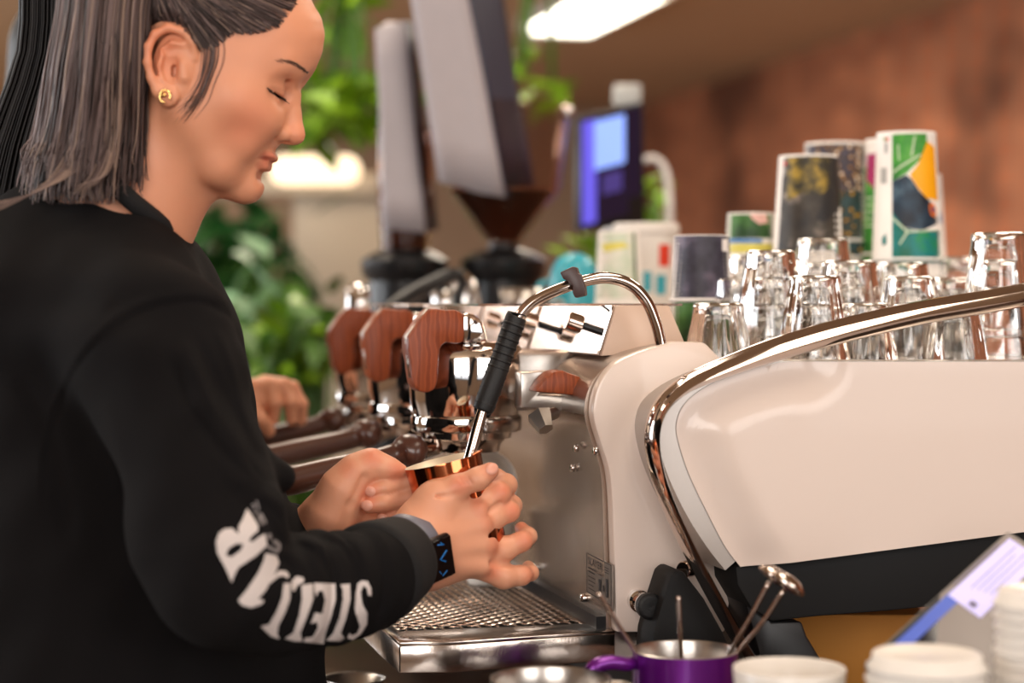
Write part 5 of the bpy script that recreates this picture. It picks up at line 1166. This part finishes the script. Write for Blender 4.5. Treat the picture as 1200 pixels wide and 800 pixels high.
# steel jug at the bottom, left of the purple one
c = on_counter(645, 1.50); hh = CZ+(HZ-794)/F*1.50-c.z; rs_ = 70*1.5/F
r = root('steel_jug', 'brushed steel jug at the lower edge under the drip tray', 'jug', tuple(c))
put('jug_wall', lathe([(0, 0), (rs_*1.05, 0), (rs_*1.08, .005), (rs_, hh*.8), (rs_*1.01, hh), (rs_*.98, hh+.0006), (rs_*.96, hh-.001), (rs_*.96, hh*.8), (rs_, .01), (0, .006)], c, 56), steel, r, smooth='auto')
put('handle', tube([c+Vector((rs_*.98, 0, hh-.006)), c+Vector((rs_*1.35, -.01, hh-.008)), c+Vector((rs_*1.45, -.01, hh*.7)), c+Vector((rs_*1.35, -.01, hh*.4)), c+Vector((rs_, 0, hh*.3))], .004, 10), steel, r)
# white cups and lids
def bowlp(px, top, hw, Y, label, name='white_bowl', n=1, lid=False):
    c = on_counter(px, Y); zt = CZ+(HZ-top)/F*Y; h = zt-c.z; R_ = hw*Y/F
    return c, h, R_
c, h, R_ = bowlp(925, 783, 66, 1.42, '')
tag(put('white_bowl', lathe([(0, 0), (R_*.6, 0), (R_*.64, .01), (R_*.95, h*.85), (R_, h), (R_*.985, h+.0012), (R_*.96, h), (R_*.88, h*.82), (R_*.5, .02), (0, .016)], c, 56), whitec, None), 'white ceramic bowl rim at the bottom edge right of the purple jug', 'bowl')
def lid_stack(px, top, hw, Y, n, sp, what, group, zlow=None):
    c = on_counter(px, Y); zt = CZ+(HZ-top)/F*Y; R_ = hw*Y/F; first = None
    geo = lathe([(R_*.86, .0), (R_, .001), (R_, .0035), (R_*.93, .0045), (R_*.90, .0120), (R_*.86, .0130), (R_*.80, .0115), (0, .0115), (0, .0100), (R_*.80, .0100), (R_*.84, .0085)], (0, 0, 0), 48)
    k = 0; z = zt-.013
    while z > c.z and k < n:
        if first is None: o = first = put('cup_lid', geo, whitec, None, loc=(0, 0, 0))
        else: o = first.copy(); C.objects.link(o)
        o.location = (c.x+random.uniform(-.0008, .0008), c.y, z)
        tag(o, ORD[k]+' white lid from the top of '+what, 'cup lid', group); k += 1; z -= sp
lid_stack(1085, 764, 70, 1.36, 16, .0085, 'the lid stack below the leaning tablet', 'lids stacked below the tablet')
lid_stack(1228, 690, 62, 1.36, 24, .0085, 'the tall lid stack at the right edge', 'lids stacked at the right edge')
# leaning tablet
A = P(1012, 776, 1.42); B = P(1181, 621, 1.52); D2 = P(1290, 692, 1.44)-B; 
D = A+D2; Cc = B+D2; n3 = (B-A).cross(D2).normalized(); n3 = n3 if n3.z > 0 else -n3
c = (A+B+Cc+D)/4
r = root('tablet', 'dark tablet leaning with a pale document on its glare covered screen', 'tablet', tuple((A+D)/2))
tb2 = put('tablet_body', prism([A, B, Cc, D], -n3*.009, .002), darkp, r, smooth='auto')
def t2(pts, off=.0008):
    e1 = (B-A); return [A+e1*s+D2*t+n3*off for s, t in pts], [list(range(len(pts)))]
put('screen', t2([(.02, .06), (.99, .06), (.99, .97), (.02, .97)]), mat('tablet_glass', (14, 18, 34), .06), tb2, smooth=False)
put('header_stripe', t2([(.06, .07), (.56, .07), (.62, .19), (.06, .19)], .0012), mat('screen_header', (60, 84, 170), .3, emit=(50, 74, 160), es=.5), tb2, smooth=False)
put('glare_panel', t2([(.50, .02), (.99, .02), (.99, .97), (.02, .97), (.02, .76), (.263, .377)], .0010), mat('screen_glare', (116, 106, 100), .25, emit=(96, 88, 84), es=.6), tb2, smooth=False)  # glare on the glass, painted as a grey glowing sheet
docm = mat('screen_document', (186, 180, 226), .3, emit=(176, 170, 222), es=.5)
put('document', t2([(.52, .08), (.96, .08), (.96, .44), (.52, .44)], .0016), docm, tb2, smooth=False)
dk = mat('screen_text', (104, 98, 128), .4); ln = []
for k in range(4): ln.append(t2([(.62+.01*k, .18+.055*k), (.94-.04*(k % 2), .18+.055*k), (.94-.04*(k % 2), .187+.055*k), (.62+.01*k, .187+.055*k)], .0019))
ln.append(t2([(.54, .27), (.57, .27), (.57, .34), (.54, .34)], .0019)); ln.append(t2([(.58, .045), (.90, .045), (.90, .06), (.58, .06)], .0019))
put('screen_lines', join(*ln), dk, tb2, smooth=False)
put('support_leg', prism([(A+B)/2-n3*.009, (A+B)/2+D2*.9-n3*.009, Vector((((A+B)/2+D2*.9).x, (A+B).y/2+.08, cz+.001)), Vector((((A+B)/2).x, (A+B).y/2+.10, cz+.001))], Vector((0, .004, 0))), darkp, r, smooth=False)
# kraft box behind the leg, small steel dish on the counter
p0, p1 = P(930, 728, 1.95), P(1075, 800, 1.95)
r = root('cardboard_box', 'plain brown cardboard box under the raised side of the machine', 'box', ((p0.x+p1.x)/2, 2.03, cz), 0)
bz = CZ+(HZ-722)/F*1.95-cz
put('carton', box(((p0.x+p1.x)/2, 2.03, cz+bz/2+.0005), (p1.x-p0.x, .16, bz), None, .002), kraft, r, smooth='auto')
put('lid_flap', box(((p0.x+p1.x)/2+.01, 1.98, cz+bz+.0015), (p1.x-p0.x, .075, .002), None), kraft, r, smooth=False)
c = ZP(415, 786, cz+.03); c.z = cz+.0005
tag(put('steel_dish', lathe([(0, 0), (.02, 0), (.032, .022), (.034, .023), (.030, .020), (.018, .003), (0, .003)], c, 40), steel, None), 'small shiny steel dish on the counter left of the drip tray', 'dish')
